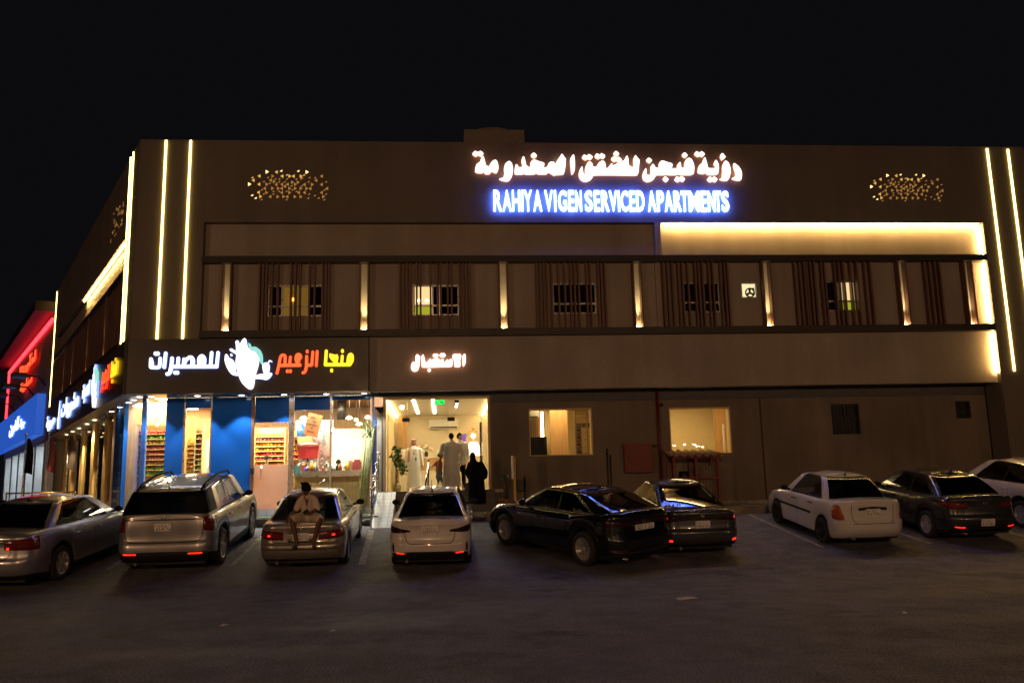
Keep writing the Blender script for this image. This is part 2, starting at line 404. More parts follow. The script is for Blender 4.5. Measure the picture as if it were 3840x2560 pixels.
# ------------------------------------------------------------------ the setting: ground, pavement, street
def zg(y):
    if y >= -1.45: return -0.215
    if y >= -7.3: return -0.15+0.14*(y+1)
    if y >= -10: t = (-7.3-y)/2.7; return -1.032-0.14*2.7*(t-t*t/2)*.75
    return -1.032-0.14*2.7*.5*.75
b = MB()
ys = [-80, -50, -35]+[-30+i*.75 for i in range(24)]+[-12+.35*i for i in range(31)]+[-1.45, 0, 3, 10, 30, 80, 200, 500]
ys = sorted(set(round(v, 3) for v in ys)); xs = [-220, -80, -30]+[-20+4*i for i in range(18)]+[60, 120, 240]
vs = [(x, y, zg(y)) for y in ys for x in xs]; nx = len(xs)
b.add(vs, [(j*nx+i, j*nx+i+1, (j+1)*nx+i+1, (j+1)*nx+i) for j in range(len(ys)-1) for i in range(nx-1)], 0, True)
tag(b.build('ground', 'asphalt'), kind='structure')
b = MB()   # raised pavement along the two fronts, kerb stone on its edge
b.box(-.2, 30.5, -1.20, 1.2, -.5, 0.0)
P0 = [(-.2, -1.2), (-.2, 1.2)]
b.add([(-.2,-1.2,0), (-.2,1.2,0), WG(30,.5,0), WG(30,-1.6,0), (-1.9,-.75,0)], [(0,1,2,3,4)])
tag(b.build('pavement', 'pavement'), kind='structure')
b = MB()
for i in range(30):
    x0 = -.6+i*1.04
    if 7.3 < x0+.5 < 8.3: continue
    b.box(x0, x0+1.025, -1.45, -1.21, -.5, .012)
b.box(30.6, 45, -1.45, -1.21, -.5, .01)
a0, a1 = Vector((-.6, -1.45, 0)), Vector((-2.15, -.8, 0))
b.add([(-.62,-1.45,-.5), (-.62,-1.21,-.5), (-1.9,-.74,-.5), (-2.2,-.95,-.5), (-.62,-1.45,.01), (-.62,-1.21,.01), (-1.9,-.74,.01), (-2.2,-.95,.01)], [(0,1,5,4),(1,2,6,5),(2,3,7,6),(3,0,4,7),(4,5,6,7)])
for i in range(16): 
    s0 = -.4+i*2
    b.box(s0, s0+1.98, -1.85, -1.61, -.5, .01, WG)
tag(b.build('kerb', 'kerb'), kind='structure')
def road_line(name, x0, y0, x1, y1, wd=.11):
    b = MB(); n = 14
    for i in range(n):
        ya, yb = y0+(y1-y0)*i/n, y0+(y1-y0)*(i+1)/n; xa, xb = x0+(x1-x0)*i/n, x0+(x1-x0)*(i+1)/n
        b.quad((xa-wd/2, ya, zg(ya)+.005), (xa+wd/2, ya, zg(ya)+.005), (xb+wd/2, yb, zg(yb)+.005), (xb-wd/2, yb, zg(yb)+.005))
    return b.build(name, 'line')
lines = tag(road_line('parking_line', 7.6, -2.4, 7.72, -6.5, .16), kind='structure')
for x0, x1 in ((18.62, 18.75), (21.35, 21.5), (24.1, 24.3), (4.7, 4.75), (1.9, 2.0), (15.7, 15.75)):
    tag(road_line('parking_line', x0, -1.5, x1, -6.2), kind='structure')
def turf(name, x0, x1, y0, y1):
    b = MB(); b.box(x0, x1, y0, y1, .002, .03); return b.build(name, 'turf')
tag(turf('turf_strip', 3.4, 7.35, -1.18, -.45), 'strip of green artificial turf on the pavement in front of the juice counter', 'turf mat', 'turf strips on the pavement')
tag(turf('turf_strip', 9.9, 11.3, -1.18, -.62), 'short strip of green artificial turf at the foot of the dark steps', 'turf mat', 'turf strips on the pavement')

# ------------------------------------------------------------------ the apartment building
bld = thing('apartment_building', 'two storey brown apartment building with lit signs, slatted windows and a lit lobby', 'building')
TOP, RT = 12.03, 29.95
part('parapet', 'stucco_dark', bld, lambda b: (b.box(0, RT, 0, .4, 9.27, TOP), b.box(0, 24.3, 0, .4, 9.27, TOP, WG)))
part('corner_pier', 'stucco_dark', bld, lambda b: (b.box(0, 2.08, 0.001, .401, 5.5, 9.27), b.box(0.0, 2.08, 0.001, .401, 5.5, 9.27, WG)))
part('end_pier', 'stucco_dark', bld, lambda b: (b.box(28.13, RT, 0.001, .9, -.2, 9.27), b.box(RT-.02, RT+.2, .9, 18, -.2, TOP-.01)))
part('end_pier', 'stucco_dark', bld, lambda b: (b.box(23.3, 24.3, 0.001, .4, 3.8, 9.27, WG), b.box(24.0, 24.29, .4, 12, -.2, 11.9, WG)))
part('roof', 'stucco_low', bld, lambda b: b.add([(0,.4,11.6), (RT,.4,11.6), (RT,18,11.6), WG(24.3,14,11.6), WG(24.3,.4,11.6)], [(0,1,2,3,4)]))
wins = [(4.08, 5.82, 6.24, 7.27), (8.66, 10.16, 6.24, 7.25), (13.2, 14.66, 6.26, 7.29), (17.48, 19.0, 6.27, 7.30), (22.22, 23.62, 6.28, 7.32)]
bath = (19.54, 20.13, 6.74, 7.29)
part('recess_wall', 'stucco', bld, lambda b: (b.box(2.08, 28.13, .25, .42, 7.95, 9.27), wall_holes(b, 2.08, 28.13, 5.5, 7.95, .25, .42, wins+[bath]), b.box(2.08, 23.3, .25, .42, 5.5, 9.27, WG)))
part('pilaster', 'stucco', bld, lambda b: (b.box(16.65, 16.82, .19, .26, 3.82, 5.53), b.box(16.65, 16.82, .19, .26, 5.75, 7.94), b.box(16.68, 16.86, .0, .26, 8.15, 9.268)))
for z0, z1 in ((7.94, 8.15), (5.53, 5.75)):
    part('dark_band', 'band', bld, lambda b: (b.box(2.06, 28.12, -.03, .26, z0, z1), b.box(2.06, 23.32, -.03, .26, z0, z1, WG)))
part('fascia', 'stucco', bld, lambda b: b.box(7.3, 28.13, .2, .46, 3.80, 5.53))
part('soffit', 'soffit_paint', bld, lambda b: b.box(7.3, 28.13, .46, 1.01, 3.84, 3.98))
gh = [(7.68, 11.13, -.3, 3.70), (12.40, 14.49, 1.70, 3.24), (17.07, 19.15, 1.66, 3.20), (22.64, 23.62, 2.21, 3.23), (27.04, 27.58, 2.67, 3.26)]
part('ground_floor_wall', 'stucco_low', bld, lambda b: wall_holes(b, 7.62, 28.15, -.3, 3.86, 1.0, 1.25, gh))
part('grey_beam', 'grey_band', bld, lambda b: (b.box(11.2, 28.12, .955, 1.0, 3.47, 3.79), b.box(7.4, 11.2, .955, 1.0, 3.705, 3.80)))
part('wall_joint', 'brown_dark', bld, lambda b: b.box(20.16, 20.22, .985, 1.0, -.1, 3.47))
part('wall_base', 'stone', bld, lambda b: b.box(11.4, 28.1, .94, 1.0, -.05, .12))
# upper windows: frame > panes
def window(h, lit=None, low=None, split=None, lit_mat='win_lit', name='window', bars=False):
    x0, x1, z0, z1 = h; zm = z0+.32*(z1-z0) if low is not None else None
    b = MB()
    for a in (x0, x1-.05): b.box(a, a+.05, .27, .36, z0, z1)
    b.box(x0+.05, x1-.05, .271, .359, z1-.06, z1); b.box(x0+.05, x1-.05, .271, .359, z0, z0+.04)
    xs_ = [x0+.05]+[x0+(x1-x0)*s for s in (split or [])]+[x1-.05]
    for xm in xs_[1:-1]: b.box(xm-.025, xm+.025, .272, .358, z0+.04, z1-.06)
    if zm: b.box(x0+.05, x1-.05, .262, .357, zm-.03, zm+.03)
    fo = b.build(name, 'steel', bld)
    rows = [(z0+.04, zm-.03), (zm+.03, z1-.06)] if zm else [(z0+.04, z1-.06)]
    for r, (a, c) in enumerate(rows):
        for i in range(len(xs_)-1):
            key = (lit or {}).get((i, r))
            p = MB(); p.box(xs_[i]+.02, xs_[i+1]-.02, .32, .335, a, c)
            po = p.build('pane', key or 'black_glass', fo)
    return fo
M['black_glass'] = mat('black_glass', (0.01, 0.011, 0.013), .06, spec=.6)
w1 = window(wins[0], {(1,0):'win_dim',(2,0):'win_dim',(1,1):'win_dim',(2,1):'win_dim'}, .3, [.25, .5, .75])
part('lamp', 'amber_glow', w1, lambda b: b.ball((4.86, .305, 6.80), .055, 12))
w2 = window(wins[1], {(0,1):'win_lit',(0,0):'win_green'}, .3, [.43, .58])
part('lamp', 'lamp_warm', w2, lambda b: (b.ball((8.86, .312, 6.74), (.05, .015, .035), 10), b.ball((9.12, .312, 6.74), (.06, .015, .035), 10)))
window(wins[2], None, .3, [.5]); window(wins[3], None, .3, [.48, .86])
window(wins[4], {(1,1):'win_lit',(1,0):'win_green'}, .3, [.42, .9])
w6 = window(bath, {(0,0):'win_bath'}, name='bathroom_window')
def fan(b):
    b.lathe([(.15, 0), (.17, -.02), (.17, -.045), (.13, -.045), (.13, 0)], 20, (19.86, .315, 6.93), 'y')
    for k in range(3):
        t = PI/2+k*2*PI/3; c, s = math.cos(t), math.sin(t)
        b.quad((19.86-.03*s, .30, 6.93+.03*c), (19.86+.03*s, .30, 6.93-.03*c), (19.86+.14*c+.04*s, .29, 6.93+.14*s-.04*c), (19.86+.14*c-.05*s, .295, 6.93+.14*s+.05*c))
    b.add([(19.80,.29,7.08), (20.0,.29,7.10), (20.04,.29,7.03), (19.86,.29,7.06)], [(0,1,2,3)])
part('extractor_fan', 'black', w6, fan)
SL = [[3.84,3.95,4.06,4.22,4.41,4.82,4.96,5.1,5.4,5.56,5.81,5.92,6.02],
      [8.26,8.38,8.49,8.61,8.8,8.92,9.24,9.46,9.57,9.79,9.92,10.17,10.29,10.4,10.51],
      [12.68,12.8,12.92,13.03,13.18,13.41,13.61,13.8,13.93,14.07,14.33,14.46,14.71,14.82,14.94],
      [16.89,17.05,17.2,17.41,17.54,17.73,17.97,18.1,18.22,18.44,18.57,18.84,18.97,19.08],
      [21.38,21.56,21.71,21.8,21.92,22.07,22.3,22.42,22.76,22.91,23.06,23.32,23.53,23.81,24.0],
      [25.92,26.11,26.29,26.46]]
for g in SL:
    part('slat_screen', 'slat', bld, lambda b: [b.box(x-.028, x+.028, .06+.03*(i % 2), .25, 5.752, 7.938) for i, x in enumerate(g)])
part('slat_screen', 'slat', bld, lambda b: [b.box(2.5+i*.31-.05, 2.5+i*.31+.05, .05, .25, 5.752, 7.938, WG) for i in range(67) if min(abs(2.5+i*.31-s) for s in (5.5,10.1,15,18.3)) > .25])
# uplit columns
def uplight(fr, x, label):
    t = thing('wall_uplight', label, 'wall light', fr(x, 0, 5.76), 0, 'slim uplit columns on the upper wall')
    o = Vector(fr(x, 0, 5.76)); f2 = lambda a, k, z: tuple(Vector(fr(x+a, k, z))-o)
    part('fin', 'slat', t, lambda b: b.box(-.155, -.105, -.01, .25, 5.753, 7.936, f2)); part('fin', 'slat', t, lambda b: b.box(.105, .155, -.01, .25, 5.753, 7.936, f2))
    part('back_strip', 'cream', t, lambda b: b.box(-.104, .104, .225, .247, 5.754, 7.935, f2))
    part('lamp', 'led_up', t, lambda b: b.box(-.06, .06, .11, .19, 5.755, 5.80, f2))
    ld = bpy.data.lights.new('uplight_beam', 'SPOT'); ld.energy = 210; ld.color = (1, .76, .38); ld.spot_size = .62; ld.spot_blend = 1; ld.shadow_soft_size = .03
    lo = bpy.data.objects.new('uplight_beam', ld); C.objects.link(lo); lo.parent = t
    lo.location = f2(0, .10, 5.86); dirv = Vector(f2(0, .20, 7.3))-Vector(f2(0, .10, 5.86)); lo.rotation_euler = dirv.to_track_quat('-Z', 'Y').to_euler()
for x, l in zip((2.84, 7.13, 11.59, 16.0, 20.37, 25.07, 27.4), (
    'slim uplit column between the corner pier and the first slatted window', 'slim uplit column above the juice shop sign end, between first and second slatted windows',
    'slim uplit column between the second and third slatted windows, above the lobby', 'slim uplit column just left of the thin pilaster beside the bright cove',
    'slim uplit column beside the small lit bathroom window', 'slim uplit column right of the last slatted window', 'slim uplit column nearest the end pier, next to the glowing wall')):
    uplight(FR, x, l)
for s, l in zip((5.5, 10.1, 15.0, 18.3), ('uplit column on the side street wall nearest the corner', 'second uplit column from the corner on the side street wall', 'third uplit column from the corner on the side street wall', 'farthest uplit column on the side street wall')):
    uplight(WG, s, l)
# LED lines
def led(fr, x, z0, z1, label):
    b = MB(); b.box(x-.028, x+.028, -.035, -.001, z0, z1, fr); return tag(b.build('led_strip', 'led'), label, 'led strip', 'vertical led strips on the building')
led(FR, .80, 5.5, 12.0, 'vertical yellow led strip on the front, left one of the corner pier'); led(FR, 1.57, 5.5, 12.0, 'vertical yellow led strip on the front, right one of the corner pier')
led(FR, 28.6, 4.14, 11.95, 'vertical yellow led strip beside the bright cove at the right end'); led(FR, 29.36, 3.6, 11.93, 'outermost vertical yellow led strip at the right end of the front')
led(WG, 1.14, 5.55, 12.0, 'vertical led strip on the side street wall nearest the corner edge'); led(WG, 1.66, 5.5, 12.0, 'second vertical led strip on the side street wall beside the corner')
led(WG, 24.0, 5.18, 11.95, 'thin vertical led strip at the far end of the side street wall')
def cove(label, bx, fr=FR):
    b = MB(); b.box(*bx, fr); return tag(b.build('cove_light', 'led_cove'), label, 'cove light', 'hidden warm cove lights')
cove('long warm cove light under the parapet at the right', (16.95, 28.0, .10, .125, 9.24, 9.268)); cove('short warm cove light upright at the right end of the bright top panel', (28.09, 28.125, .14, .17, 8.2, 9.2))
cove('upright warm cove light beside the last uplit column', (28.095, 28.125, .14, .17, 5.8, 7.9)); cove('upright warm cove light at the right end of the lower fascia', (28.095, 28.125, .10, .13, 4.12, 5.48))
cove('long warm cove light under the parapet on the side street wall', (2.12, 13.0, .10, .125, 9.24, 9.268), WG)
# triangular cut-outs lit from behind
TR = [(710,265,'R',3),(915,270,'L',2),(1020,240,'s',3),(1395,243,'s',3),(1590,270,'R',3),(385,387,'s',2),(535,358,'L',2),(405,452,'L',2),(325,538,'R',3),(530,540,'L',2),(380,777,'s',3),(458,838,'s',3),(520,718,'L',2),(568,808,'R',2),(585,870,'s',1),
 (728,387,'s',1),(835,360,'R',1),(1038,362,'L',2),(1143,330,'s',2),(1210,360,'R',2),(1288,362,'L',2),(1460,362,'R',2),(1520,332,'s',2),(1640,390,'s',1),(1768,392,'s',1),(1912,362,'L',1),(1788,455,'L',1),(2012,483,'s',0),(1910,545,'L',1),(2030,633,'L',0),(1975,662,'s',0),(1910,722,'L',0),(2008,752,'s',0),(1955,812,'R',0),(1970,875,'s',0),(1845,838,'s',0),(1760,783,'s',0),
 (785,450,'L',1),(890,420,'s',1),(975,422,'s',1),(1143,420,'s',1),(1350,422,'s',1),(1475,405,'R',1),(635,478,'s',1),(865,480,'R',1),(970,482,'s',1),(1100,482,'s',1),(1268,495,'R',1),(1392,495,'R',1),(1622,482,'s',0),(705,540,'R',1),(765,512,'s',1),(908,542,'L',1),(1035,542,'L',1),(1158,540,'L',1),(1333,540,'R',1),(1530,545,'L',1),(1708,543,'R',1),(1245,570,'s',0),(1100,585,'L',0),(1475,570,'s',0),
 (655,630,'L',1),(590,658,'s',1),(828,628,'R',1),(955,630,'R',1),(1030,630,'L',1),(1208,630,'R',1),(1333,630,'R',1),(1455,630,'R',1),(1582,632,'R',1),(1658,633,'L',1),(1265,658,'s',0),(700,720,'R',1),(845,690,'s',0),(970,690,'s',0),(1030,722,'L',0),(1135,690,'s',0),(1205,722,'R',0),(1355,692,'s',0),(1405,722,'L',0),(1532,722,'L',1),(630,748,'s',1),(845,748,'s',0),(1635,752,'s',0),(775,812,'L',1),(945,812,'R',1),(1075,810,'R',1),(1150,812,'L',1),(1325,812,'R',1),(1455,812,'R',1),(1615,840,'s',0),(1135,873,'s',0)]
def lattice(cs, w_, h_, sx, ox, oy, label, fr=FR):
    f = bil(cs, w_, h_); b = MB()
    for x, y, k, br in TR:
        x, y = ox+x*sx, oy+y*sx; r = 36*sx
        if k == 'R': q = [(x-r*.8, y-r*1.1), (x+r, y), (x-r*.8, y+r*1.1)]
        elif k == 'L': q = [(x+r*.8, y-r*1.1), (x-r, y), (x+r*.8, y+r*1.1)]
        else: q = [(x-r*.8, y+r*.45), (x+r*.7, y-r*.5), (x+r*.55, y+r*.5)]
        P = [f(p) for p in q]; F = [fr(p[0], -.006, p[1]) for p in P]; B = [fr(p[0], .03, p[1]) for p in P]
        b.add(F+B, [(0,1,2),(3,4,5),(0,1,4,3),(1,2,5,4),(2,0,3,5)], [0,0,1,2][br] if br < 3 else 2)
    return tag(b.build('lit_lattice', ['tri_dim', 'tri_mid', 'tri_bright']), label, 'wall light', 'lit triangle cut-outs in the parapet')
lattice([(2.972,11.356),(6.377,11.381),(6.392,9.747),(3.021,9.738)], 2352, 1058, 1, 0, 0, 'pattern of small lit triangle cut-outs left of the big white sign')
lattice([(23.842,12.673),(30.076,12.738),(29.54,8.658),(23.463,8.663)], 2352, 1544, .566, 63, 515, 'pattern of small lit triangle cut-outs at the right end of the parapet')
b = MB()
for i in range(46):
    s, z = 2.6+rnd.random()*2.6, 9.9+rnd.random()*1.1
    b.add([WG(s,-.006,z), WG(s+.09,-.006,z+.05), WG(s+.09,-.006,z-.05), WG(s,.02,z), WG(s+.09,.02,z+.05), WG(s+.09,.02,z-.05)], [(0,1,2),(3,4,5),(0,1,4,3),(1,2,5,4),(2,0,3,5)])
tag(b.build('lit_lattice', 'tri_dim'), 'faint triangle cut-outs on the side street parapet', 'wall light', 'lit triangle cut-outs in the parapet')
# roof things
t = thing('water_tank', 'round water tank with a domed lid on a flat block on the roof', 'water tank', (11.5, 3, 11.6))
part('block', 'tank', t, lambda b: b.box(-1.05, 1.12, -.9, .9, 0, 1.80))
part('tank', 'tank', t, lambda b: b.lathe([(0, 1.8), (.92, 1.8), (.96, 1.85), (.9, 1.9), (.4, 1.94), (.2, 1.96), (.2, 2.03), (.1, 2.06), (0, 2.06)], 28))
for x in (26.35, 26.75):
    b = MB(); b.tube([(x, 2.5, 11.6), (x, 2.5, 12.72)], .035, 8); b.tube([(x, 2.5, 12.72), (x, 2.7, 12.76)], .035, 8)
    tag(b.build('vent_pipe', 'tank'), 'thin vent pipe on the roof, %s one of the pair' % ('left' if x < 26.5 else 'right'), 'vent pipe', 'pair of roof vent pipes')

# ------------------------------------------------------------------ signs
def sign(name, label, polys, cs, wh, fr, y0, y1, mats, group=None, parent=None, cat='sign', smooth=1):
    f = bil(cs, *wh); b = MB()
    for i, p in enumerate(polys):
        q = [f(c) for c in chaikin(p, smooth)]; e = (i % 7)*.0013
        extrude_poly(b, q, fr, y0-e, y1-e)
    o = b.build(name, mats, parent)
    return tag(o, label, cat, group) if parent is None else o
C1 = [(10.471,11.927),(14.119,11.96),(14.064,10.468),(10.449,10.451)]; C2 = [(14.029,11.959),(17.021,11.986),(16.94,10.481),(13.975,10.467)]; C3 = [(16.109,11.977),(19.973,12.012),(19.864,10.494),(16.036,10.477)]
G1 = [[(175,620),(185,520),(210,440),(300,380),(295,345),(335,265),(365,280),(400,420),(420,500),(480,490),(510,420),(570,355),(630,350),(660,400),(682,510),(665,590),(630,640),(520,590),(495,655),(390,655),(358,595),(330,640)],
 [(110,225),(180,150),(240,190),(290,150),(367,210),(310,282),(240,245),(195,285)],
 [(795,570),(800,500),(830,420),(910,368),(965,420),(992,530),(985,640),(950,740),(900,800),(850,812),(740,790),(680,757),(780,735),(850,700),(905,652),(850,655),(800,620)],
 [(1022,640),(1030,520),(1050,445),(1075,450),(1080,510),(1200,508),(1165,370),(1205,270),(1235,290),(1285,508),(1500,510),(1600,520),(1725,510),(1750,430),(1800,390),(1865,390),(1890,440),(1925,512),(2035,512),(2020,420),(1980,320),(2035,222),(2062,232),(2080,270),(2137,340),(2095,410),(2107,560),(2090,645),(2070,662),(1905,665),(1885,695),(1745,605),(1720,660),(1525,660),(1505,620),(1450,662),(1250,662),(1225,635),(1205,662),(1035,662)],
 [(1360,480),(1365,410),(1400,360),(1460,345),(1550,385),(1670,415),(1655,500),(1600,540),(1500,540),(1430,490),(1375,500)], [(1362,255),(1437,187),(1513,265),(1437,327)],
 [(2220,330),(2285,235),(2310,245),(2328,400),(2325,560),(2300,630),(2262,672),(2245,640),(2230,480)]]
G2 = [[(240,615),(215,610),(150,740),(140,850),(180,950),(250,1000),(330,1015),(430,985),(500,920),(525,840),(970,840),(1420,840),(1440,845),(1690,850),(1725,810),(1735,660),(1720,530),(1772,450),(1680,340),(1650,300),(1590,420),(1625,530),(1650,660),(1490,660),(1450,340),(1415,315),(1360,430),(1395,660),(1290,660),(1290,560),(1255,535),(1205,640),(1170,655),(1178,560),(1150,535),(1090,655),(1020,655),(1040,540),(1010,522),(950,655),(830,655),(855,560),(830,480),(770,452),(690,490),(620,590),(600,655),(530,655),(500,520),(430,472),(370,510),(320,620),(305,720),(320,790),(380,830),(460,840),(400,865),(320,865),(260,840),(230,760),(230,690)],
 [(217,380),(275,288),(355,330),(410,275),(522,350),(455,440),(375,405),(325,450)], [(553,348),(612,260),(700,305),(745,250),(857,325),(795,413),(710,372),(660,422)], [(1050,275),(1128,187),(1230,275),(1150,350)], [(990,412),(1065,340),(1140,378),(1205,348),(1298,435),(1215,512),(1135,455),(1085,495)]]
G3 = [[(240,518),(222,515),(175,600),(157,690),(180,760),(230,795),(290,802),(370,770),(420,710),(440,657),(620,657),(645,605),(675,657),(890,657),(908,625),(940,657),(1228,657),(1245,520),(1235,430),(1190,330),(1130,292),(1060,340),(1030,430),(1045,490),(1100,512),(1160,490),(1172,520),(970,520),(960,410),(940,380),(880,450),(890,520),(720,520),(435,515),(400,445),(370,420),(320,500),(375,635),(340,660),(280,662),(235,640),(220,600)],
 [(497,480),(505,410),(540,365),(590,357),(660,385),(790,420),(775,505),(720,545),(620,540),(560,492),(510,502)], [(228,352),(288,290),(368,352),(305,417)], [(972,240),(1038,178),(1110,250),(1045,307)], [(575,742),(632,682),(713,752),(650,813)], [(820,760),(868,685),(930,715),(970,677),(1055,740),(1008,805),(938,772),(905,813)],
 [(1310,620),(1325,500),(1350,450),(1420,395),(1415,370),(1455,285),(1475,300),(1510,420),(1530,520),(1690,518),(1700,490),(1645,440),(1685,340),(1720,365),(1755,440),(1760,540),(1735,657),(1510,657),(1480,595),(1455,640)], [(1235,218),(1288,155),(1350,195),(1395,155),(1472,218),(1412,285),(1355,255),(1315,282)], [(1503,757),(1560,687),(1620,718),(1660,685),(1737,748),(1688,813),(1622,780),(1588,813)],
 [(1830,540),(1835,460),(1870,380),(1905,353),(1965,400),(2005,510),(2008,620),(1980,720),(1940,780),(1840,775),(1760,745),(1850,715),(1945,620),(1880,622),(1840,590)], [(1785,290),(1800,220),(1835,200),(1870,230),(1865,260),(1895,260),(1900,290),(1830,350),(1810,340),(1815,320)],
 [(2070,515),(2068,410),(2100,420),(2180,480),(2230,560),(2248,650),(2230,770),(2160,778),(2080,760),(2022,728),(2110,705),(2150,650),(2160,590),(2120,545)]]
t = thing('arabic_sign', 'large warm white lit Arabic sign on the parapet', 'sign')
for g, cs, wh in ((G1, C1, (2352,918)), (G2, C2, (2352,1140)), (G3, C3, (2352,896))):
    sign('lettering', None, g, cs, wh, FR, -.13, -.05, ['sign_warm', 'sign_warm_side'], parent=t)
t = thing('english_sign', 'blue white lit sign reading RAHIYA VIGEN SERVICED APARTMENTS', 'sign')
EL = [('R',295,358),('A',361,426),('H',430,489),('I',495,512),('Y',514,577),('A',583,648),('V',665,727),('I',735,752),('G',764,829),('E',839,884),('N',891,938),('S',960,1018),('E',1027,1070),('R',1080,1140),('V',1139,1199),('I',1203,1218),('C',1224,1281),('E',1289,1331),('D',1339,1400),('A',1424,1486),('P',1493,1546),('A',1549,1611),('R',1618,1674),('T',1672,1723),('M',1729,1811),('E',1821,1865),('N',1873,1929),('T',1927,1973),('S',1976,2031)]
def letter(b, c, x0, x1, z0, z1, y0, y1):
    me = text_mesh(c, 1, .02, .5); V = [tuple(v.co) for v in me.vertices]; xa = min(v[0] for v in V); xb = max(v[0] for v in V); za = min(v[1] for v in V); zb = max(v[1] for v in V); o = len(b.v)
    b.v += [(x0+(v[0]-xa)/(xb-xa)*(x1-x0), y0 if v[2] > 0 else y1, z0+(v[1]-za)/(zb-za)*(z1-z0)) for v in V]
    for p in me.polygons: b.f.append([k+o for k in p.vertices]); b.m.append(0 if p.center.z > .4 else 1); b.sm.append(False)
    bpy.data.meshes.remove(me)
for c, p0, p1 in EL:
    b = MB(); letter(b, c, 11.32+(p0-295)*.004553, 11.32+(p1-295)*.004553-.012, 9.62-.004*(p0-295)/1735, 10.335, -.13, -.04); b.build('letter', ['sign_cool', 'sign_cool_side'], t)
C6 = [(8.43,5.196),(10.546,5.173),(10.531,4.228),(8.428,4.257)]
G6 = [[(290,520),(315,530),(300,620),(310,680),(345,690),(385,670),(380,420),(355,380),(375,290),(425,255),(450,285),(530,345),(495,450),(495,640),(475,750),(430,840),(370,870),(310,878),(240,845),(200,780),(195,700),(215,610),(250,540)],
 [(550,400),(580,310),(625,270),(655,290),(672,555),(800,550),(820,470),(880,415),(910,450),(915,550),(965,545),(1000,470),(1060,405),(1130,400),(1160,450),(1165,550),(1225,550),(1245,470),(1310,410),(1340,440),(1345,550),(1405,550),(1430,480),(1480,440),(1505,460),(1505,550),(1530,480),(1570,445),(1590,470),(1640,430),(1665,470),(1668,600),(1640,715),(1290,720),(1265,705),(1240,725),(600,738),(570,690)],
 [(945,310),(1020,230),(1065,265),(1110,235),(1185,305),(1115,385),(1060,365),(1020,385)], [(1190,300),(1260,215),(1305,240),(1355,215),(1430,295),(1370,380),(1310,360),(1255,378)], [(765,825),(835,745),(915,820),(840,908)],
 [(1650,370),(1665,290),(1710,255),(1770,280),(1840,350),(1850,290),(1905,232),(1985,315),(1930,480),(1950,600),(1935,700),(1900,718),(1750,718),(1722,690),(1740,580),(1800,515),(1690,450)], [(2010,360),(2030,290),(2090,240),(2115,260),(2130,400),(2120,600),(2050,705),(2020,680),(2008,500)]]
t = thing('reception_sign', 'small warm white lit Arabic word on the fascia above the lobby', 'sign')
sign('lettering', None, G6, C6, (2352,1035), FR, .08, .15, ['sign_warm', 'sign_warm_side'], parent=t)
# juice shop sign: dark boards on both fronts
S4 = [([(260,400),(250,600),(290,622),(455,622),(490,560),(505,385)], 104), ([(382,252),(384,262)], 118), ([(440,250),(438,262)], 118), ([(652,245),(612,620)], 104),
 ([(822,380),(800,600),(780,720),(740,785),(690,800)], 108), ([(800,603),(2012,600)], 116), ([(990,380),(970,600)], 104), ([(1140,405),(1120,600)], 100),
 ([(1120,600),(1180,450),(1250,375),(1325,350),(1378,405),(1385,500),(1345,590)], 100), ([(1560,600),(1535,470),(1550,370),(1620,315),(1680,370),(1690,460),(1665,600)], 100), ([(1880,232),(1848,600)], 104), ([(2052,232),(2015,590)], 104), ([(905,758),(903,768)], 116), ([(962,758),(960,768)], 116)]
S5r = [([(197,755),(235,600),(290,340),(340,288),(392,292),(412,345),(400,540)], 84), ([(262,552),(790,545)], 100), ([(545,335),(522,540)], 84), ([(815,345),(800,285),(750,265),(700,300),(688,400),(715,480),(790,530)], 82), ([(468,690),(465,715)], 88), ([(546,690),(543,715)], 88),
 ([(965,320),(960,560),(930,700),(870,745)], 86), ([(980,178),(978,205)], 84), ([(1125,205),(1097,535)], 84), ([(1090,545),(980,545)], 92), ([(1238,190),(1215,560)], 84)]
S5y = [([(1474,180),(1450,530)], 92), ([(1450,532),(2080,532)], 104), ([(1890,312),(1872,520)], 86), ([(2030,530),(2048,350),(2090,270),(2140,280),(2155,360),(2140,450),(2085,530)], 88), ([(1896,165),(1893,195)], 86), ([(1615,668),(1612,698)], 88)]
JE = [(1560,240),(1700,275),(1770,265),(1785,330),(1750,395),(1760,480),(1680,480),(1660,410),(1590,390),(1550,330)]
MAN = [(1070,330),(1100,290),(1150,265),(1200,262),(1260,275),(1278,330),(1272,420),(1240,520),(1228,620),(1205,648),(1170,635),(1115,580),(1080,490),(1062,400)]
LEAF = [(1180,215),(1198,222),(1205,255),(1250,250),(1290,280),(1312,330),(1312,420),(1290,400),(1275,340),(1240,295),(1190,285)]
CUP = [(1308,420),(1330,398),(1360,398),(1380,425),(1372,505),(1322,505)]; STRAW = [(1358,400),(1380,372),(1404,388),(1400,395),(1382,384),(1366,408)]
def strokes(lst): return [stroke_poly(smooth_line(p, 4), wd*.86) for p, wd in lst]
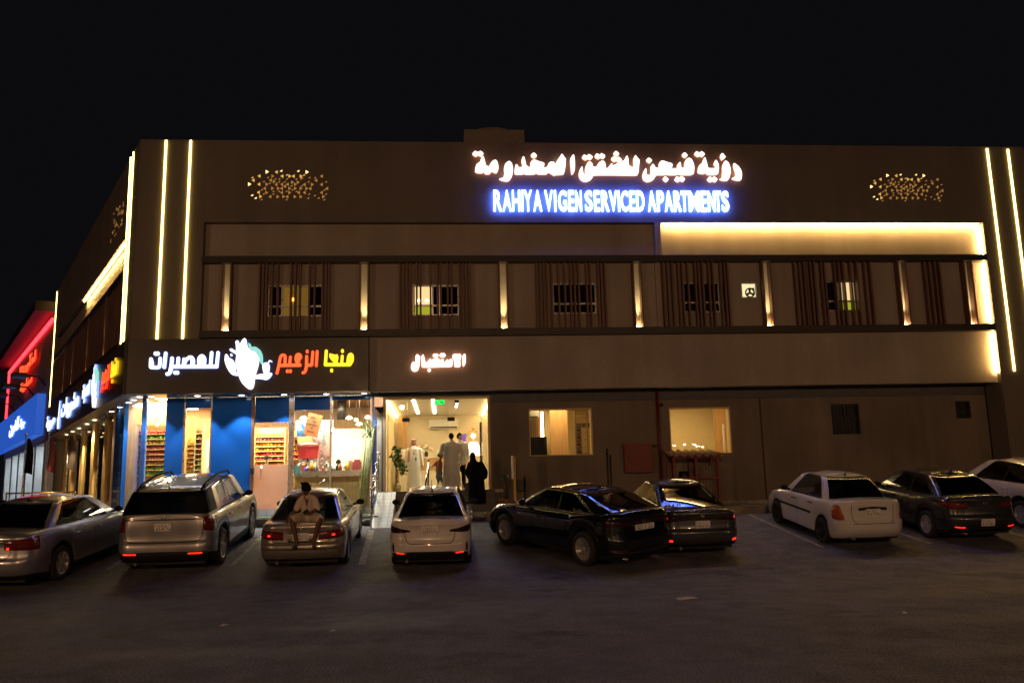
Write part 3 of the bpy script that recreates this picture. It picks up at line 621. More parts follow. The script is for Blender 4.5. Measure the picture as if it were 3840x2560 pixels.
def juice_sign(label, fr, cw, cc, cm, y0, boards):
    t = thing('juice_sign', label, 'sign', group='juice shop sign boards round the corner')
    for n_, m_, bx in boards: part(n_, m_, t, lambda b: b.box(*bx, fr))
    sign('white_lettering', None, strokes(S4), cw, (2352,927), fr, y0, y0+.06, ['sign_white', 'sign_white_side'], parent=t, smooth=0)
    sign('red_lettering', None, strokes(S5r), cc, (2352,899), fr, y0, y0+.06, ['sign_red', 'sign_red_side'], parent=t, smooth=0)
    sign('yellow_lettering', None, strokes(S5y)+[JE], cc, (2352,899), fr, y0, y0+.06, ['sign_yellow', 'sign_yellow_side'], parent=t, smooth=0)
    e = sign('mango_emblem', None, [MAN], cm, (2352,743), fr, y0-.04, y0+.06, ['sign_mango', 'sign_mango'], parent=t)
    sign('leaf', None, [LEAF], cm, (2352,743), fr, y0-.05, y0+.06, ['sign_mint', 'sign_mint'], parent=e)
    SPL = [[(1085,345),(1062,318),(1012,290),(1004,276),(1022,264),(1062,290),(1080,300),(1066,232),(1058,205),(1078,188),(1094,204),(1092,232),(1108,272),(1128,240),(1134,200),(1130,182),(1144,168),(1160,182),(1152,206),(1150,236),(1176,270),(1140,330)],
        [(1062,430),(1040,372),(1000,352),(982,318),(964,322),(966,370),(962,392),(980,440),(1000,478),(1030,512),(1082,522),(1090,500),(1052,476),(1046,450)], [(1226,510),(1262,512),(1300,500),(1330,506),(1392,490),(1404,504),(1380,540),(1350,560),(1290,548),(1222,548)], [(1012,318),(1026,316),(1034,328),(1026,340),(1014,336)]]
    for sp_ in SPL: sign('splash', None, [sp_], cm, (2352,743), fr, y0-.02, y0+.06, ['sign_mango', 'sign_white_side'], parent=t)
    sign('juice_cup', None, [CUP, STRAW], cm, (2352,743), fr, y0-.03, y0+.06, ['sign_mango', 'sign_white_side'], parent=t)
    return t
C4 = [(0.403,5.318),(3.041,5.289),(3.074,4.21),(0.454,4.247)]; C5 = [(4.253,5.276),(7.035,5.246),(7.042,4.154),(4.279,4.193)]; C7 = [(-0.268,6.073),(7.446,6.008),(7.454,3.483),(-0.141,3.604)]
juice_sign('dark juice shop sign on the front with white, red and yellow letters and glowing mango', FR, C4, C5, C7, -.22, [('board', 'sign_panel', (-.0, 7.29, -.15, .25, 3.79, 5.47))])
sh = lambda cs, dx: [(p[0]+dx, p[1]-.03) for p in cs]
wing = juice_sign('foreshortened juice shop sign on the side street front', WGm, sh([(p[0]*1.0, p[1]) for p in C4], -9.55), [(-4.0-.32, 5.25), (-.50, 5.25), (-.50, 4.12), (-4.32, 4.12)], [(-9.3, 6.03), (-1.75, 6.03), (-1.75, 3.55), (-9.3, 3.55)], -.22,
    [('board', 'sign_panel', (-9.6, .0, -.149, .25, 3.79, 5.47)), ])
t = thing('cafe_sign', 'brown fascia with white lit Arabic letters farther along the side street front', 'sign')
part('board', 'fascia_brown', t, lambda b: b.box(-24.2, -9.61, -.08, .25, 3.85, 5.5, WGm))
def cafe(b):
    put_text(b, '\ufe95\ufe8e\ufe91\ufeed\ufead\ufeb8\ufee3', 1, lambda x, y, z: WGm(x, y-.16, z), 0, .045, .03, (-16.4, -10.2, 4.15, 5.15))
part('lettering', ['sign_white', 'sign_white_side'], t, cafe)
part('lettering', ['sign_white', 'sign_white_side'], t, lambda b: put_text(b, '\ufe94\ufef3\ufeee\ufef4\ufea3', 1, lambda x, y, z: WGm(x, y-.16, z), 0, .045, .03, (-23.2, -18.8, 4.1, 4.95)))
def bottle(b):
    extrude_poly(b, chaikin([(-17.9,3.95),(-17.2,3.95),(-17.15,4.45),(-17.35,4.6),(-17.3,5.0),(-17.45,5.35),(-17.62,5.0),(-17.6,4.6),(-17.95,4.45)]), WGm, -.17, -.1)
part('emblem', ['sign_mango', 'sign_white_side'], t, bottle)
# ------------------------------------------------------------------ juice shop at the corner
FZ = .2
shop = thing('juice_shop', 'corner juice shop with blue panels, glass bays and a bright kitchen counter', 'shop')
part('floor', 'tile_floor', shop, lambda b: b.add([(.1,1.3,FZ), (7.3,1.3,FZ), (7.3,6.2,FZ), (-2.6,6.2,FZ), (.1,1.3,-.2), (7.3,1.3,-.2), (7.3,6.2,-.2), (-2.6,6.2,-.2)], [(0,1,2,3),(0,4,5,1),(1,5,6,2),(2,6,7,3),(3,7,4,0)]))
part('back_wall', 'oak', shop, lambda b: b.box(-2.7, 7.3, 6.2, 6.35, FZ, 3.9))
part('side_wall', 'cream', shop, lambda b: b.box(7.28, 7.42, 1.42, 6.2, FZ, 3.9))
part('ceiling', 'walnut', shop, lambda b: b.add([(.1,1.36,3.86), (7.3,1.36,3.86), (7.3,6.2,3.86), (-2.6,6.2,3.86), (.1,1.36,3.98), (7.3,1.36,3.98), (7.3,6.2,3.98), (-2.6,6.2,3.98)], [(0,1,2,3),(4,5,6,7),(0,1,5,4),(1,2,6,5),(2,3,7,6),(3,0,4,7)]))
part('soffit', 'soffit', shop, lambda b: (b.box(.0, 7.3, .25, 1.36, 3.805, 3.85), b.box(.0, 9.6, .25, .78, 3.803, 3.85, WG)))
for x0, x1 in ((.77, 1.32), (2.21, 3.45), (7.30, 7.62)):
    part('blue_panel', 'blue', shop, lambda b: b.box(x0, x1, 1.27, 1.40, FZ, 3.802))
part('blue_panel', 'blue', shop, lambda b: b.box(3.2, 5.0, .45, .58, -.02, 3.80, WG))
for x0, x1, z in ((1.36, 2.17, 3.46), (3.56, 4.63, 2.97), (4.80, 5.95, 3.35), (6.0, 7.24, 3.66)):
    part('blue_header', 'blue', shop, lambda b: b.box(x0, x1, 1.30, 1.38, z, 3.801))
[part('frame', 'steel', shop, lambda b: b.box(x-h_, x+h_, 1.28, 1.36, FZ, 3.80)) for x, h_ in ((1.34, .03), (2.19, .03), (4.715, .08), (5.97, .03), (7.26, .03))]
part('frame', 'walnut', shop, lambda b: b.box(3.45, 3.55, 1.26, 1.37, FZ, 3.80))
part('corner_post', 'blue_frame', shop, lambda b: b.box(.02, .16, 1.26, 1.40, -.02, 3.80))
part('plinth', 'ramp_tile', shop, lambda b: (b.box(.1, 7.3, 1.26, 1.42, -.02, FZ+.02), b.box(1.0, 3.2, .66, .8, -.02, FZ+.02, WG)))
for x0, x1, z1 in ((.16, .77, 3.8), (1.37, 2.16, 3.46), (4.80, 5.94, 3.35), (6.0, 7.23, 3.66)):
    part('glass_pane', 'glass', shop, lambda b: b.box(x0, x1, 1.30, 1.308, FZ, z1))
part('glass_pane', 'glass', shop, lambda b: b.box(1.12, 3.2, .70, .708, FZ, 3.8, WG))
part('glass_pane', 'glass', shop, lambda b: b.box(3.21, 5.6, .70, .708, FZ, 3.8, WG))
dr = part('door', 'glass', shop, lambda b: b.box(3.56, 4.62, 1.305, 1.315, 1.62, 2.96))
part('frosted_panel', 'frosted', dr, lambda b: b.box(3.56, 4.62, 1.285, 1.32, FZ+.02, 1.62))
part('handle', 'chrome', dr, lambda b: (b.tube([(3.80, 1.22, 1.16), (3.80, 1.22, 1.60)], .018), b.tube([(3.80, 1.22, 1.2), (3.80, 1.29, 1.2)], .012), b.tube([(3.80, 1.22, 1.56), (3.80, 1.29, 1.56)], .012)))
part('lock_box', 'black', shop, lambda b: b.box(3.47, 3.58, 1.20, 1.27, 1.33, 1.52))
part('glow_panel', 'shop_fill', shop, lambda b: (b.box(2.3, 4.4, 1.5, 3.6, 3.82, 3.855), b.box(4.8, 6.9, 1.5, 2.75, 3.82, 3.855)))  # glowing panels added to brighten the shop beyond its pendants
part('glow_panel', 'shop_fill', shop, lambda b: b.box(-1.2, .6, 3.4, 5.4, 3.82, 3.855)); part('glow_panel', 'shop_fill', shop, lambda b: b.box(.3, 2.0, 1.6, 2.2, 3.82, 3.855))
part('kitchen_wall', 'white_paint', shop, lambda b: b.box(5.6, 7.2, 4.5, 4.6, FZ, 2.95))
part('kitchen_wall', 'steel', shop, lambda b: b.box(4.26, 5.6, 4.8, 4.9, FZ, 3.3))
part('wood_wall', 'pine', shop, lambda b: b.box(.5, 2.2, 4.0, 4.08, FZ, 3.35))
part('wood_wall', 'pine', shop, lambda b: b.box(-1.6, .5, 4.3, 4.38, FZ, 3.85))
cs_ = []
def shelf(name, x0, x1, y, zs, label, per, cols, group='fruit shelves in the juice shop'):
    t = thing(name, label, 'shelf', (x0, y, FZ), 0, group)
    part('frame', 'pine', t, lambda b: (b.box(-.04, 0, -.16, .2, 0, zs[-1]+.32-FZ), b.box(x1-x0, x1-x0+.04, -.16, .2, 0, zs[-1]+.32-FZ), b.box(0, x1-x0, .17, .2, 0, zs[-1]+.32-FZ)))
    for z in zs: part('board', 'pine', t, lambda b: b.box(0, x1-x0, -.16, .168, z-.03-FZ, z-FZ))
    for r, z in enumerate(zs):
        for i in range(per):
            c = cols[r % len(cols)]
            cs_.append((x0+(i+.5)*(x1-x0)/per+rnd.uniform(-.01, .01), y-.05+rnd.uniform(-.03, .03), z, c, label))
FRC = {'orange': (.75, .22, .01), 'yellow': (.80, .46, .02), 'red': (.55, .03, .02), 'green': (.22, .50, .03), 'pink': (.75, .14, .12)}
for k, c in FRC.items(): M['fruit_'+k] = mat('fruit_'+k, c, .35, var=.12, scale=20)
shelf('fruit_shelf', 3.12, 4.1, 3.6, [1.5+.165*i for i in range(8)], 'fruit shelf behind the frosted door, mostly oranges', 8, ['red', 'orange', 'pink', 'red', 'yellow', 'orange', 'pink', 'orange'])
shelf('fruit_shelf', -.62, .28, 3.0, [1.42+.17*i for i in range(9)], 'fruit shelf in the corner behind the glass, green fruit at the bottom', 8, ['green', 'green', 'orange', 'pink', 'red', 'pink', 'yellow', 'green', 'red'])
shelf('fruit_shelf', .93, 1.19, 3.3, [1.38+.15*i for i in range(8)], 'narrow fruit shelf beside the white upright fridge', 3, ['yellow', 'yellow', 'orange', 'orange', 'yellow', 'orange', 'yellow', 'yellow'])
shelf('fruit_shelf', 4.16, 4.5, 4.3, [1.9+.17*i for i in range(5)], 'short fruit shelf beside the steel back wall', 3, ['red', 'orange', 'yellow', 'orange', 'yellow'])
shelf('fruit_shelf', 1.42, 1.62, 2.5, [1.55+.17*i for i in range(8)], 'slim fruit rack right behind the glass beside the blue panel', 1, ['green', 'green', 'orange', 'orange', 'red', 'pink', 'yellow', 'pink'])
proto = {}
for x, y, z, c, lab in cs_:
    if c not in proto:
        b = MB(); b.ball((0, 0, .052), (.055, .052, .055), 10); o = b.build('fruit', 'fruit_'+c); proto[c] = o.data
    else: o = link('fruit', proto[c])
    o.location = (x, y, z)
    names = {'orange': 'orange', 'yellow': 'yellow', 'red': 'red', 'green': 'green', 'pink': 'pink'}
    tag(o, '%s fruit on the %s' % (names[c], lab.split(',')[0]), 'fruit', '%s fruit on the %s' % (names[c], lab.split(',')[0]))
t = thing('fridge', 'tall white fridge standing behind the glass bay beside the first blue panels', 'fridge', (1.22, 3.0, FZ))
part('body', 'white_paint', t, lambda b: b.box(0, .62, 0, .6, 0, 2.38)); part('door', 'white_paint', t, lambda b: b.box(.02, .6, -.03, 0, .06, 2.34)); part('handle', 'chrome', t, lambda b: b.box(.54, .57, -.07, -.03, .9, 1.5))
t = thing('price_monitor', 'small dark monitor on the wooden wall above the white fridge', 'monitor', (1.13, 3.95, 2.98))
part('case', 'black', t, lambda b: b.box(-.15, .15, 0, .04, -.13, .13)); part('screen', 'panel_cold', t, lambda b: b.box(-.10, .10, -.01, 0, -.06, .02))
# counter
t = thing('juice_counter', 'wooden juice counter with a steel top behind the glass', 'counter', (4.82, 1.5, FZ))
part('front', 'pine', t, lambda b: b.box(0, 2.4, 0, .06, 0, 1.0)); part('body', 'steel', t, lambda b: b.box(.02, 2.38, .06, .85, 0, 1.0)); part('top', 'steel', t, lambda b: b.box(-.02, 2.42, -.05, .9, 1.0, 1.20))
CT = FZ+1.20
t = thing('tap', 'chrome tap on the front of the wooden counter', 'tap', (5.7, 1.44, .98))
part('spout', 'chrome', t, lambda b: (b.tube([(0, .06, 0), (0, -.05, .06), (.08, -.10, .10)], .022), b.tube([(-.05, -.03, .05), (-.08, -.05, .0)], .018))); part('handle', 'chrome', t, lambda b: b.tube([(.0, -.05, .07), (.1, -.06, .13)], .014))
t = thing('drink_dispenser', 'red drink dispenser standing on the steel counter', 'dispenser', (5.15, 2.15, CT))
part('tank', 'plastic_red', t, lambda b: b.add([(-.30,-.2,.42), (.30,-.2,.42), (.36,-.2,.80), (-.36,-.2,.80), (-.30,.2,.42), (.30,.2,.42), (.36,.2,.80), (-.36,.2,.80)], [(0,1,2,3),(4,5,6,7),(0,1,5,4),(1,2,6,5),(2,3,7,6),(3,0,4,7)]))
part('lid', 'fruit_pink', t, lambda b: (b.box(-.37, .37, -.21, .21, .80, .86), b.ball((0, 0, .86), (.3, .18, .1), 14))); part('base', 'steel', t, lambda b: (b.box(-.32, .32, -.2, .2, .06, .2), b.box(-.3, -.22, -.18, .18, .2, .42), b.box(.22, .3, -.18, .18, .2, .42), b.box(-.36, .36, -.26, .22, 0, .06))); part('tap', 'black', t, lambda b: b.box(-.03, .03, -.28, -.2, .3, .42))
t = thing('price_board', 'slanted brown price board hanging above the drink dispenser', 'board', (5.2, 2.6, 2.96)); t.rotation_euler = (.1, .27, 0)
part('panel', 'walnut', t, lambda b: b.box(-.24, .24, 0, .04, -.38, .38)); part('writing', 'brown_dark', t, lambda b: [b.box(-.15+.1*(i % 2), .02+.07*i % .2, -.012, -.002, .22-.12*i, .27-.12*i) for i in range(5)])
t = thing('cartons', 'brown cardboard carton on the shelf behind the dispenser', 'carton', (4.9, 3.1, 2.36)); part('box', 'cardboard', t, lambda b: b.box(-.28, .2, 0, .3, 0, .24)); part('support', 'steel', t, lambda b: b.box(-.35, .3, 0, .35, -.03, 0)); t.name = 'carton'
t = thing('water_bottle', 'big blue water bottle beside the steel back wall', 'bottle', (4.62, 3.9, 2.66)); part('body', 'blue_frame', t, lambda b: b.lathe([(0, 0), (.17, 0), (.17, .28), (.05, .40), (.05, .46), (0, .46)], 16)); part('support', 'steel', t, lambda b: b.box(-.3, .35, -.2, .3, -.04, 0))
# things on the counter
items = [('bottle', 4.92, 1.62, 'white_paint', .24, 'white bottle at the left end of the steel counter'), ('bottle', 5.42, 1.62, 'white_paint', .26, 'tall white bottle on the counter before the dispenser'), ('bottle', 5.30, 1.60, 'fruit_orange', .2, 'orange bottle on the counter before the dispenser'), ('bottle', 5.13, 1.58, 'screen', .15, 'dark violet bottle on the counter'), ('jar', 5.80, 1.66, 'chrome', .3, 'steel shaker on the counter'), ('bottle', 6.15, 1.6, 'turf', .22, 'green bottle beside the worker at the counter'), ('bottle', 6.25, 1.62, 'fruit_pink', .22, 'pink bottle beside the worker at the counter'), ('bottle', 5.98, 1.6, 'white_paint', .18, 'short white bottle in the middle of the counter'), ('jar', 5.62, 1.9, 'glass', .42, 'tall glass jar behind the steel shaker'), ('jar', 6.75, 2.0, 'brass', .3, 'yellow jar at the right end of the counter')]
for nme, x, y, m_, h, lab in items:
    t = thing(nme, lab, nme, (x, y, CT), 0, 'bottles and jars on the counter')
    part('body', m_, t, lambda b: b.lathe([(0, 0), (.045, 0), (.047, h*.6), (.02, h*.78), (.02, h*.9), (0, h*.9)], 12)); part('cap', 'white_paint', t, lambda b: b.lathe([(0, h), (.024, h), (.024, h*.9), (0, h*.9)], 10))
for i, (x, y, s, m_, lab) in enumerate(((6.5, 2.1, .28, 'cardboard', 'brown box standing on the counter beside the worker'), (6.78, 1.75, .30, 'fruit_pink', 'pink box at the right end of the counter'), (5.05, 1.66, .16, 'plastic_red', 'small red box on the counter before the dispenser'))):
    b = MB(); b.box(x-s/2, x+s/2, y-s*.3, y+s*.3, CT, CT+s*.9); b.box(x-s*.35, x+s*.35, y-s*.2, y+s*.2, CT+s*.9, CT+s*1.15); tag(b.build('box', m_), lab, 'box')
t = thing('egg_tray', 'dark tray of small bottles at the left end of the counter', 'tray', (4.98, 1.75, CT)); part('tray', 'black', t, lambda b: b.box(-.16, .2, -.1, .1, 0, .04)); part('bottle', 'black', t, lambda b: [b.lathe([(0, .04), (.025, .04), (.025, .18), (.012, .24), (0, .24)], 8, (-.13+.06*i, -.05+.09*j, 0)) for i in range(6) for j in range(2)]); t.name = 'bottle_tray'
M['mint'] = mat('mint', (.35, .62, .52), .6, var=.05)
b = MB(); b.box(4.80, 5.02, 1.36, 1.372, 1.30, 1.58)
o = tag(b.build('notice', 'mint'), 'pale mint notice stuck inside the glass beside the door', 'notice')
for i, (x, y, z, r) in enumerate([(4.90, 2.5, 3.16, .14), (5.60, 2.5, 2.94, .14), (6.43, 2.5, 3.14, .13), (6.62, 2.9, 3.1, .09), (6.78, 2.4, 2.92, .15), (7.05, 2.6, 3.16, .13), (5.86, 2.6, 2.76, .11), (2.02, 2.6, 3.02, .08), (.2, 2.2, 3.0, .06)]):
    t = thing('pendant_lamp', ('%s pendant lamp over the counter, counted from the left' % ['first', 'second', 'third', 'fourth', 'fifth', 'sixth', 'lowest'][i]) if i < 7 else ['pendant lamp above the white fridge', 'pendant lamp in the glass corner of the shop'][i-7], 'lamp', (x, y, z), 0, 'pendant lamps in the juice shop')
    part('cord', 'black', t, lambda b: b.tube([(0, 0, .1), (0, 0, 3.86-z)], .008, 6)); part('shade', 'white_paint', t, lambda b: b.lathe([(.02, .1), (.05, .09), (r*.9, .02), (r, 0), (r*.96, .004), (.03, .085)], 18)); part('bulb', 'lamp_warm', t, lambda b: b.ball((0, 0, .01), (r*.8, r*.8, .03), 12))
b = MB(); b.lathe([(0, 3.2), (.16, 3.2), (.16, 3.85), (0, 3.85)], 16, (6.05, 3.5, 0)); tag(b.build('air_duct', 'dark_metal'), 'dark round air duct hanging from the shop ceiling', 'duct')
for k in range(16):
    x = 4.9+k*.14+rnd.uniform(-.03, .03); y = 1.95+rnd.uniform(-.15, .35); h = rnd.uniform(.14, .36); m_ = ['white_paint', 'fruit_orange', 'chrome', 'fruit_yellow', 'cardboard', 'fruit_red', 'mint', 'glass'][k % 8]
    if abs(x-5.15) < .4: y = 1.72
    t = thing('jar', '%s jar in the crowded back row on the steel counter' % ['white', 'orange', 'steel', 'yellow', 'brown', 'red', 'mint green', 'clear glass'][k % 8], 'jar', (x, y, CT), 0, '%s jars in the back row on the counter' % ['white', 'orange', 'steel', 'yellow', 'brown', 'red', 'mint green', 'clear glass'][k % 8])
    part('body', m_, t, lambda b: b.lathe([(0, 0), (.05, 0), (.055, h*.5), (.045, h*.85), (0, h*.85)], 12)); part('lid', 'white_paint', t, lambda b: b.lathe([(0, h), (.046, h), (.046, h*.85), (0, h*.85)], 12))
# sugar cane bundle leaning at the right end
t = thing('sugar_cane', 'bundle of pale green sugar cane stalks leaning at the right end of the shop front', 'sugar cane', (6.95, 1.12, 0.0))
def canes(b):
    for i in range(26):
        a = rnd.uniform(-.11, .11); c = rnd.uniform(-.05, .05); h = rnd.uniform(2.2, 3.0)
        x1 = .05+a*1.6+.24*h/3
        b.tube([(a, c, .01), ((a+x1)/2+rnd.uniform(-.01, .01), c+.05, h*.5), (x1, .1+c, h)], [.016, .015, .008], 6)
part('stalks', 'cane', t, canes)
part('leaves', 'leaf', t, lambda b: [b.tube([(.2+rnd.uniform(-.2, .2), .08, 2.4), (.3+rnd.uniform(-.35, .25), .05, 2.85), (.3+rnd.uniform(-.5, .4), .0, 2.9+rnd.uniform(-.2, .35))], [.012, .01, .002], 4) for i in range(14)])
t = thing('awning_motor', 'grey wall lamp box above the blue panel beside the lobby', 'wall lamp', (7.55, 1.0, 3.1)); part('body', 'steel', t, lambda b: b.box(-.16, .12, -.02, .25, .28, .68)); part('hood', 'black', t, lambda b: b.add([(-.16,-.1,.28), (.13,-.1,.28), (.13,.25,.28), (-.16,.25,.28), (.0,-.02,.1), (.13,-.02,.1), (.13,.2,.1), (0,.2,.1)], [(0,1,2,3),(4,5,6,7),(0,1,5,4),(1,2,6,5),(2,3,7,6),(3,0,4,7)])); t.name = 'wall_lamp'
# soffit downlights: front and side street
def downlight(x, y, label, en, warm=False, fr=FR):
    p = fr(x, y, 3.795); t = thing('downlight', label, 'downlight', p, 0, 'round downlights in the soffit')
    part('rim', 'white_paint', t, lambda b: b.lathe([(.085, .0), (.11, -.004), (.11, .008), (.085, .008)], 20)); part('disc', 'lamp_warm' if warm else 'lamp_white', t, lambda b: b.lathe([(0, .002), (.086, .002), (.086, .006), (0, .006)], 20))
    ld = bpy.data.lights.new('downlight_beam', 'SPOT'); ld.energy = en; ld.color = (1, .80, .45) if warm else (.86, .94, 1); ld.spot_size = 1.55; ld.spot_blend = .35; ld.shadow_soft_size = .06
    lo = bpy.data.objects.new('downlight_beam', ld); C.objects.link(lo); lo.parent = t; lo.location = (0, 0, -.03)
ordn = ['first', 'second', 'third', 'fourth', 'fifth', 'sixth', 'seventh', 'eighth', 'ninth', 'tenth']
for i, x in enumerate((.47, 1.88, 3.24, 4.57, 5.89, 7.09)): downlight(x, .72, '%s downlight from the corner in the front soffit of the juice shop' % ordn[i], 120 if i == 0 else 230)
for i, s in enumerate((.6, 1.6, 2.5, 4.2, 6.0)): downlight(s, .45, '%s cold downlight from the corner in the side street soffit' % ordn[i], 260 if i == 2 else 80, False, WG)
part('soffit', 'soffit_paint', bld, lambda b: b.box(9.6, 24.0, .25, 1.3, 3.83, 3.9, WG))
for i, s in enumerate((10.2, 12.4, 15.0, 17.3, 19.6)): downlight(s, .45, '%s warm downlight in the side street soffit beyond the juice shop' % ordn[i], 800, True, WG)
# cafe front along the side street
M['cafe_glass'] = glass('cafe_glass', (.38, .36, .32), 1.5)
cafe_t = thing('cafe', 'wood and glass cafe front along the side street', 'shop front')
for s0 in (5.6, 8.6, 12.0, 15.6, 19.4, 22.6):
    part('wood_post', 'pine', cafe_t, lambda b: b.box(s0, s0+.8, .72, .95, -.02, 3.83, WG))
part('back_wall', 'cream_warm', cafe_t, lambda b: b.box(5.6, 23.4, 3.4, 3.5, 0, 3.83, WG)); part('floor', 'tile_floor', cafe_t, lambda b: b.box(5.6, 23.4, .95, 3.4, -.02, .02, WG)); part('ceiling', 'walnut', cafe_t, lambda b: b.box(5.6, 23.4, .95, 3.4, 3.84, 3.9, WG))
for s0, s1 in ((6.4, 8.6), (9.4, 12.0), (12.8, 15.6), (16.4, 19.4), (20.2, 22.6)):
    part('glass_pane', 'cafe_glass', cafe_t, lambda b: b.box(s0, s1, .80, .81, .55, 3.83, WG)); part('low_panel', 'oak', cafe_t, lambda b: b.box(s0, s1, .79, .86, 0, .55, WG))
part('glow_panel', 'panel_room', cafe_t, lambda b: [b.box(s-.5, s+.5, 1.9, 2.3, 3.80, 3.835, WG) for s in (7.5, 11, 14.5, 18, 21.5)])

# ------------------------------------------------------------------ lobby, steps, ramp
LZ = .68
lob = thing('lobby', 'bright cream hotel lobby behind a wide glass entrance', 'lobby')
part('floor', 'tile_floor', lob, lambda b: b.box(7.45, 11.5, .95, 8.9, LZ-.1, LZ))
part('wall', 'cream', lob, lambda b: (b.box(7.45, 11.5, 8.9, 9.0, LZ, 3.75), b.box(11.36, 11.5, 1.25, 8.9, LZ, 3.75))); part('wall', 'cream', lob, lambda b: b.box(7.45, 7.6, 1.25, 8.9, LZ, 3.75))
part('ceiling', 'ceiling', lob, lambda b: b.box(7.45, 11.5, 1.25, 8.9, 3.73, 3.80))
part('entrance_frame', 'cream_warm', lob, lambda b: (b.box(7.68, 7.76, .97, 1.22, LZ, 3.69), b.box(11.05, 11.13, .97, 1.22, LZ, 3.69), b.box(7.76, 11.05, .97, 1.22, 3.62, 3.69)))
part('light_line', 'panel_lobby', lob, lambda b: b.box(8.55, 8.64, 1.27, 7.6, 3.715, 3.735)); part('light_line', 'panel_lobby', lob, lambda b: b.box(9.22, 9.31, 1.27, 7.6, 3.715, 3.735))
part('cove_line', 'panel_room', lob, lambda b: b.box(7.68, 7.74, 2.0, 8.8, 3.66, 3.70)); part('cove_line', 'panel_room', lob, lambda b: b.box(11.2, 11.26, 2.0, 8.8, 3.66, 3.70))
part('wood_panel', 'oak', lob, lambda b: b.box(7.72, 8.13, 8.7, 8.9, LZ, 3.70)); part('side_panel', 'cream_warm', lob, lambda b: b.box(7.6, 7.66, 4.0, 7.0, LZ, 3.4))
gd = part('glass_door', 'glass', lob, lambda b: b.box(8.46, 9.78, 1.10, 1.112, LZ+.02, 3.0)); [part('hinge', 'black', gd, lambda b: b.box(x, x+.24, 1.08, 1.14, 2.9, 3.02)) for x in (8.28, 9.74)]
part('glass_pane', 'glass', lob, lambda b: b.box(7.78, 8.44, 1.10, 1.112, LZ, 3.62)); part('glass_pane', 'glass', lob, lambda b: b.box(8.46, 9.78, 1.10, 1.112, 3.03, 3.62))
dl = part('glass_door', 'glass', lob, lambda b: b.box(10.86, 10.875, 1.15, 2.1, LZ+.02, 3.2)); part('handle', 'dark_metal', dl, lambda b: b.tube([(10.84, 1.9, 1.0), (10.84, 1.9, 2.9)], .025))
t = thing('ceiling_spot_bar', 'black bar with four round spots under the lobby ceiling', 'ceiling lamp', (10.08, 3.6, 3.70)); part('bar', 'black', t, lambda b: b.box(-.07, .07, -1.0, 1.3, -.05, .02)); part('spot', 'lamp_white', t, lambda b: [b.lathe([(0, -.056), (.05, -.056), (.05, -.05), (0, -.05)], 14, (0, -.7+.5*i, 0)) for i in range(4)])
for k in range(4):
    ld = bpy.data.lights.new('spot_beam', 'SPOT'); ld.energy = 90; ld.color = (1, .90, .72); ld.spot_size = 1.9; ld.spot_blend = .5; ld.shadow_soft_size = .05; lo = bpy.data.objects.new('spot_beam', ld); C.objects.link(lo); lo.parent = t; lo.location = (0, -.7+.5*k, -.08); lo.rotation_euler = (-.35, 0, 0)
t = thing('exit_sign', 'small green exit sign hanging inside the lobby entrance', 'exit sign', (9.48, 1.6, 3.56)); part('box', 'black', t, lambda b: b.box(-.18, .18, 0, .04, -.085, .085)); part('face', 'exit_green', t, lambda b: b.box(-.17, .17, -.006, 0, -.075, .075)); part('lettering', 'black', t, lambda b: (put_text(b, 'EXIT', 1, lambda x, y, z: (x, y-.009, z), 0, .02, 0, (-.14, .0, -.05, .05)), b.box(.04, .06, -.012, -.007, -.04, .05), b.box(.06, .12, -.012, -.007, .0, .03), b.box(.08, .14, -.012, -.007, -.05, -.02)))
t = thing('air_conditioner', 'white split air conditioner high on the lobby back wall', 'air conditioner', (9.62, 8.9, 3.18)); part('body', 'white_paint', t, lambda b: b.box(-.6, .6, -.24, 0, 0, .38)); part('vent', 'dark_metal', t, lambda b: b.box(-.55, .55, -.25, -.24, .02, .07))
t = thing('reception_desk', 'cream reception desk with an oak band in the lobby', 'desk', (9.2, 5.5, LZ)); part('base', 'cream', t, lambda b: b.box(-1.25, 1.25, 0, .7, 0, .74)); part('band', 'oak', t, lambda b: b.box(-1.28, 1.28, -.03, .73, .74, 1.2)); part('top', 'white_paint', t, lambda b: b.box(-1.25, 1.25, .1, .7, 1.2, 1.24))
b = MB(); b.box(8.0, 8.45, 5.8, 5.84, LZ+1.24, LZ+1.55); b.box(8.2, 8.26, 5.82, 5.9, LZ+1.24, LZ+1.3); tag(b.build('desk_sign', 'white_paint'), 'white stand on the reception desk near the plant', 'stand')
b = MB(); b.box(9.35, 9.85, 5.8, 5.84, LZ+1.24, LZ+1.52); b.box(9.55, 9.6, 5.82, 5.9, LZ+1.24, LZ+1.3); tag(b.build('monitor', 'white_paint'), 'white monitor on the reception desk right of the flowers', 'monitor')
def leafy(b, n, c, r, sz):
    for _ in range(n):
        while True:
            p = Vector((rnd.uniform(-1, 1), rnd.uniform(-1, 1), rnd.uniform(-1, 1)))
            if .15 < p.length < 1: break
        p = Vector((c[0]+p.x*r[0], c[1]+p.y*r[1], c[2]+p.z*r[2])); d = Vector((rnd.uniform(-1, 1), rnd.uniform(-1, 1), rnd.uniform(-.8, .6))).normalized(); e = d.orthogonal().normalized(); q = d.cross(e); e = e*math.cos(2.2*_)+q*math.sin(2.2*_)
        b.add([p-e*sz*.05, p+d*sz*.5+e*sz*.32, p+d*sz, p+d*sz*.5-e*sz*.32], [(0,1,2,3)])
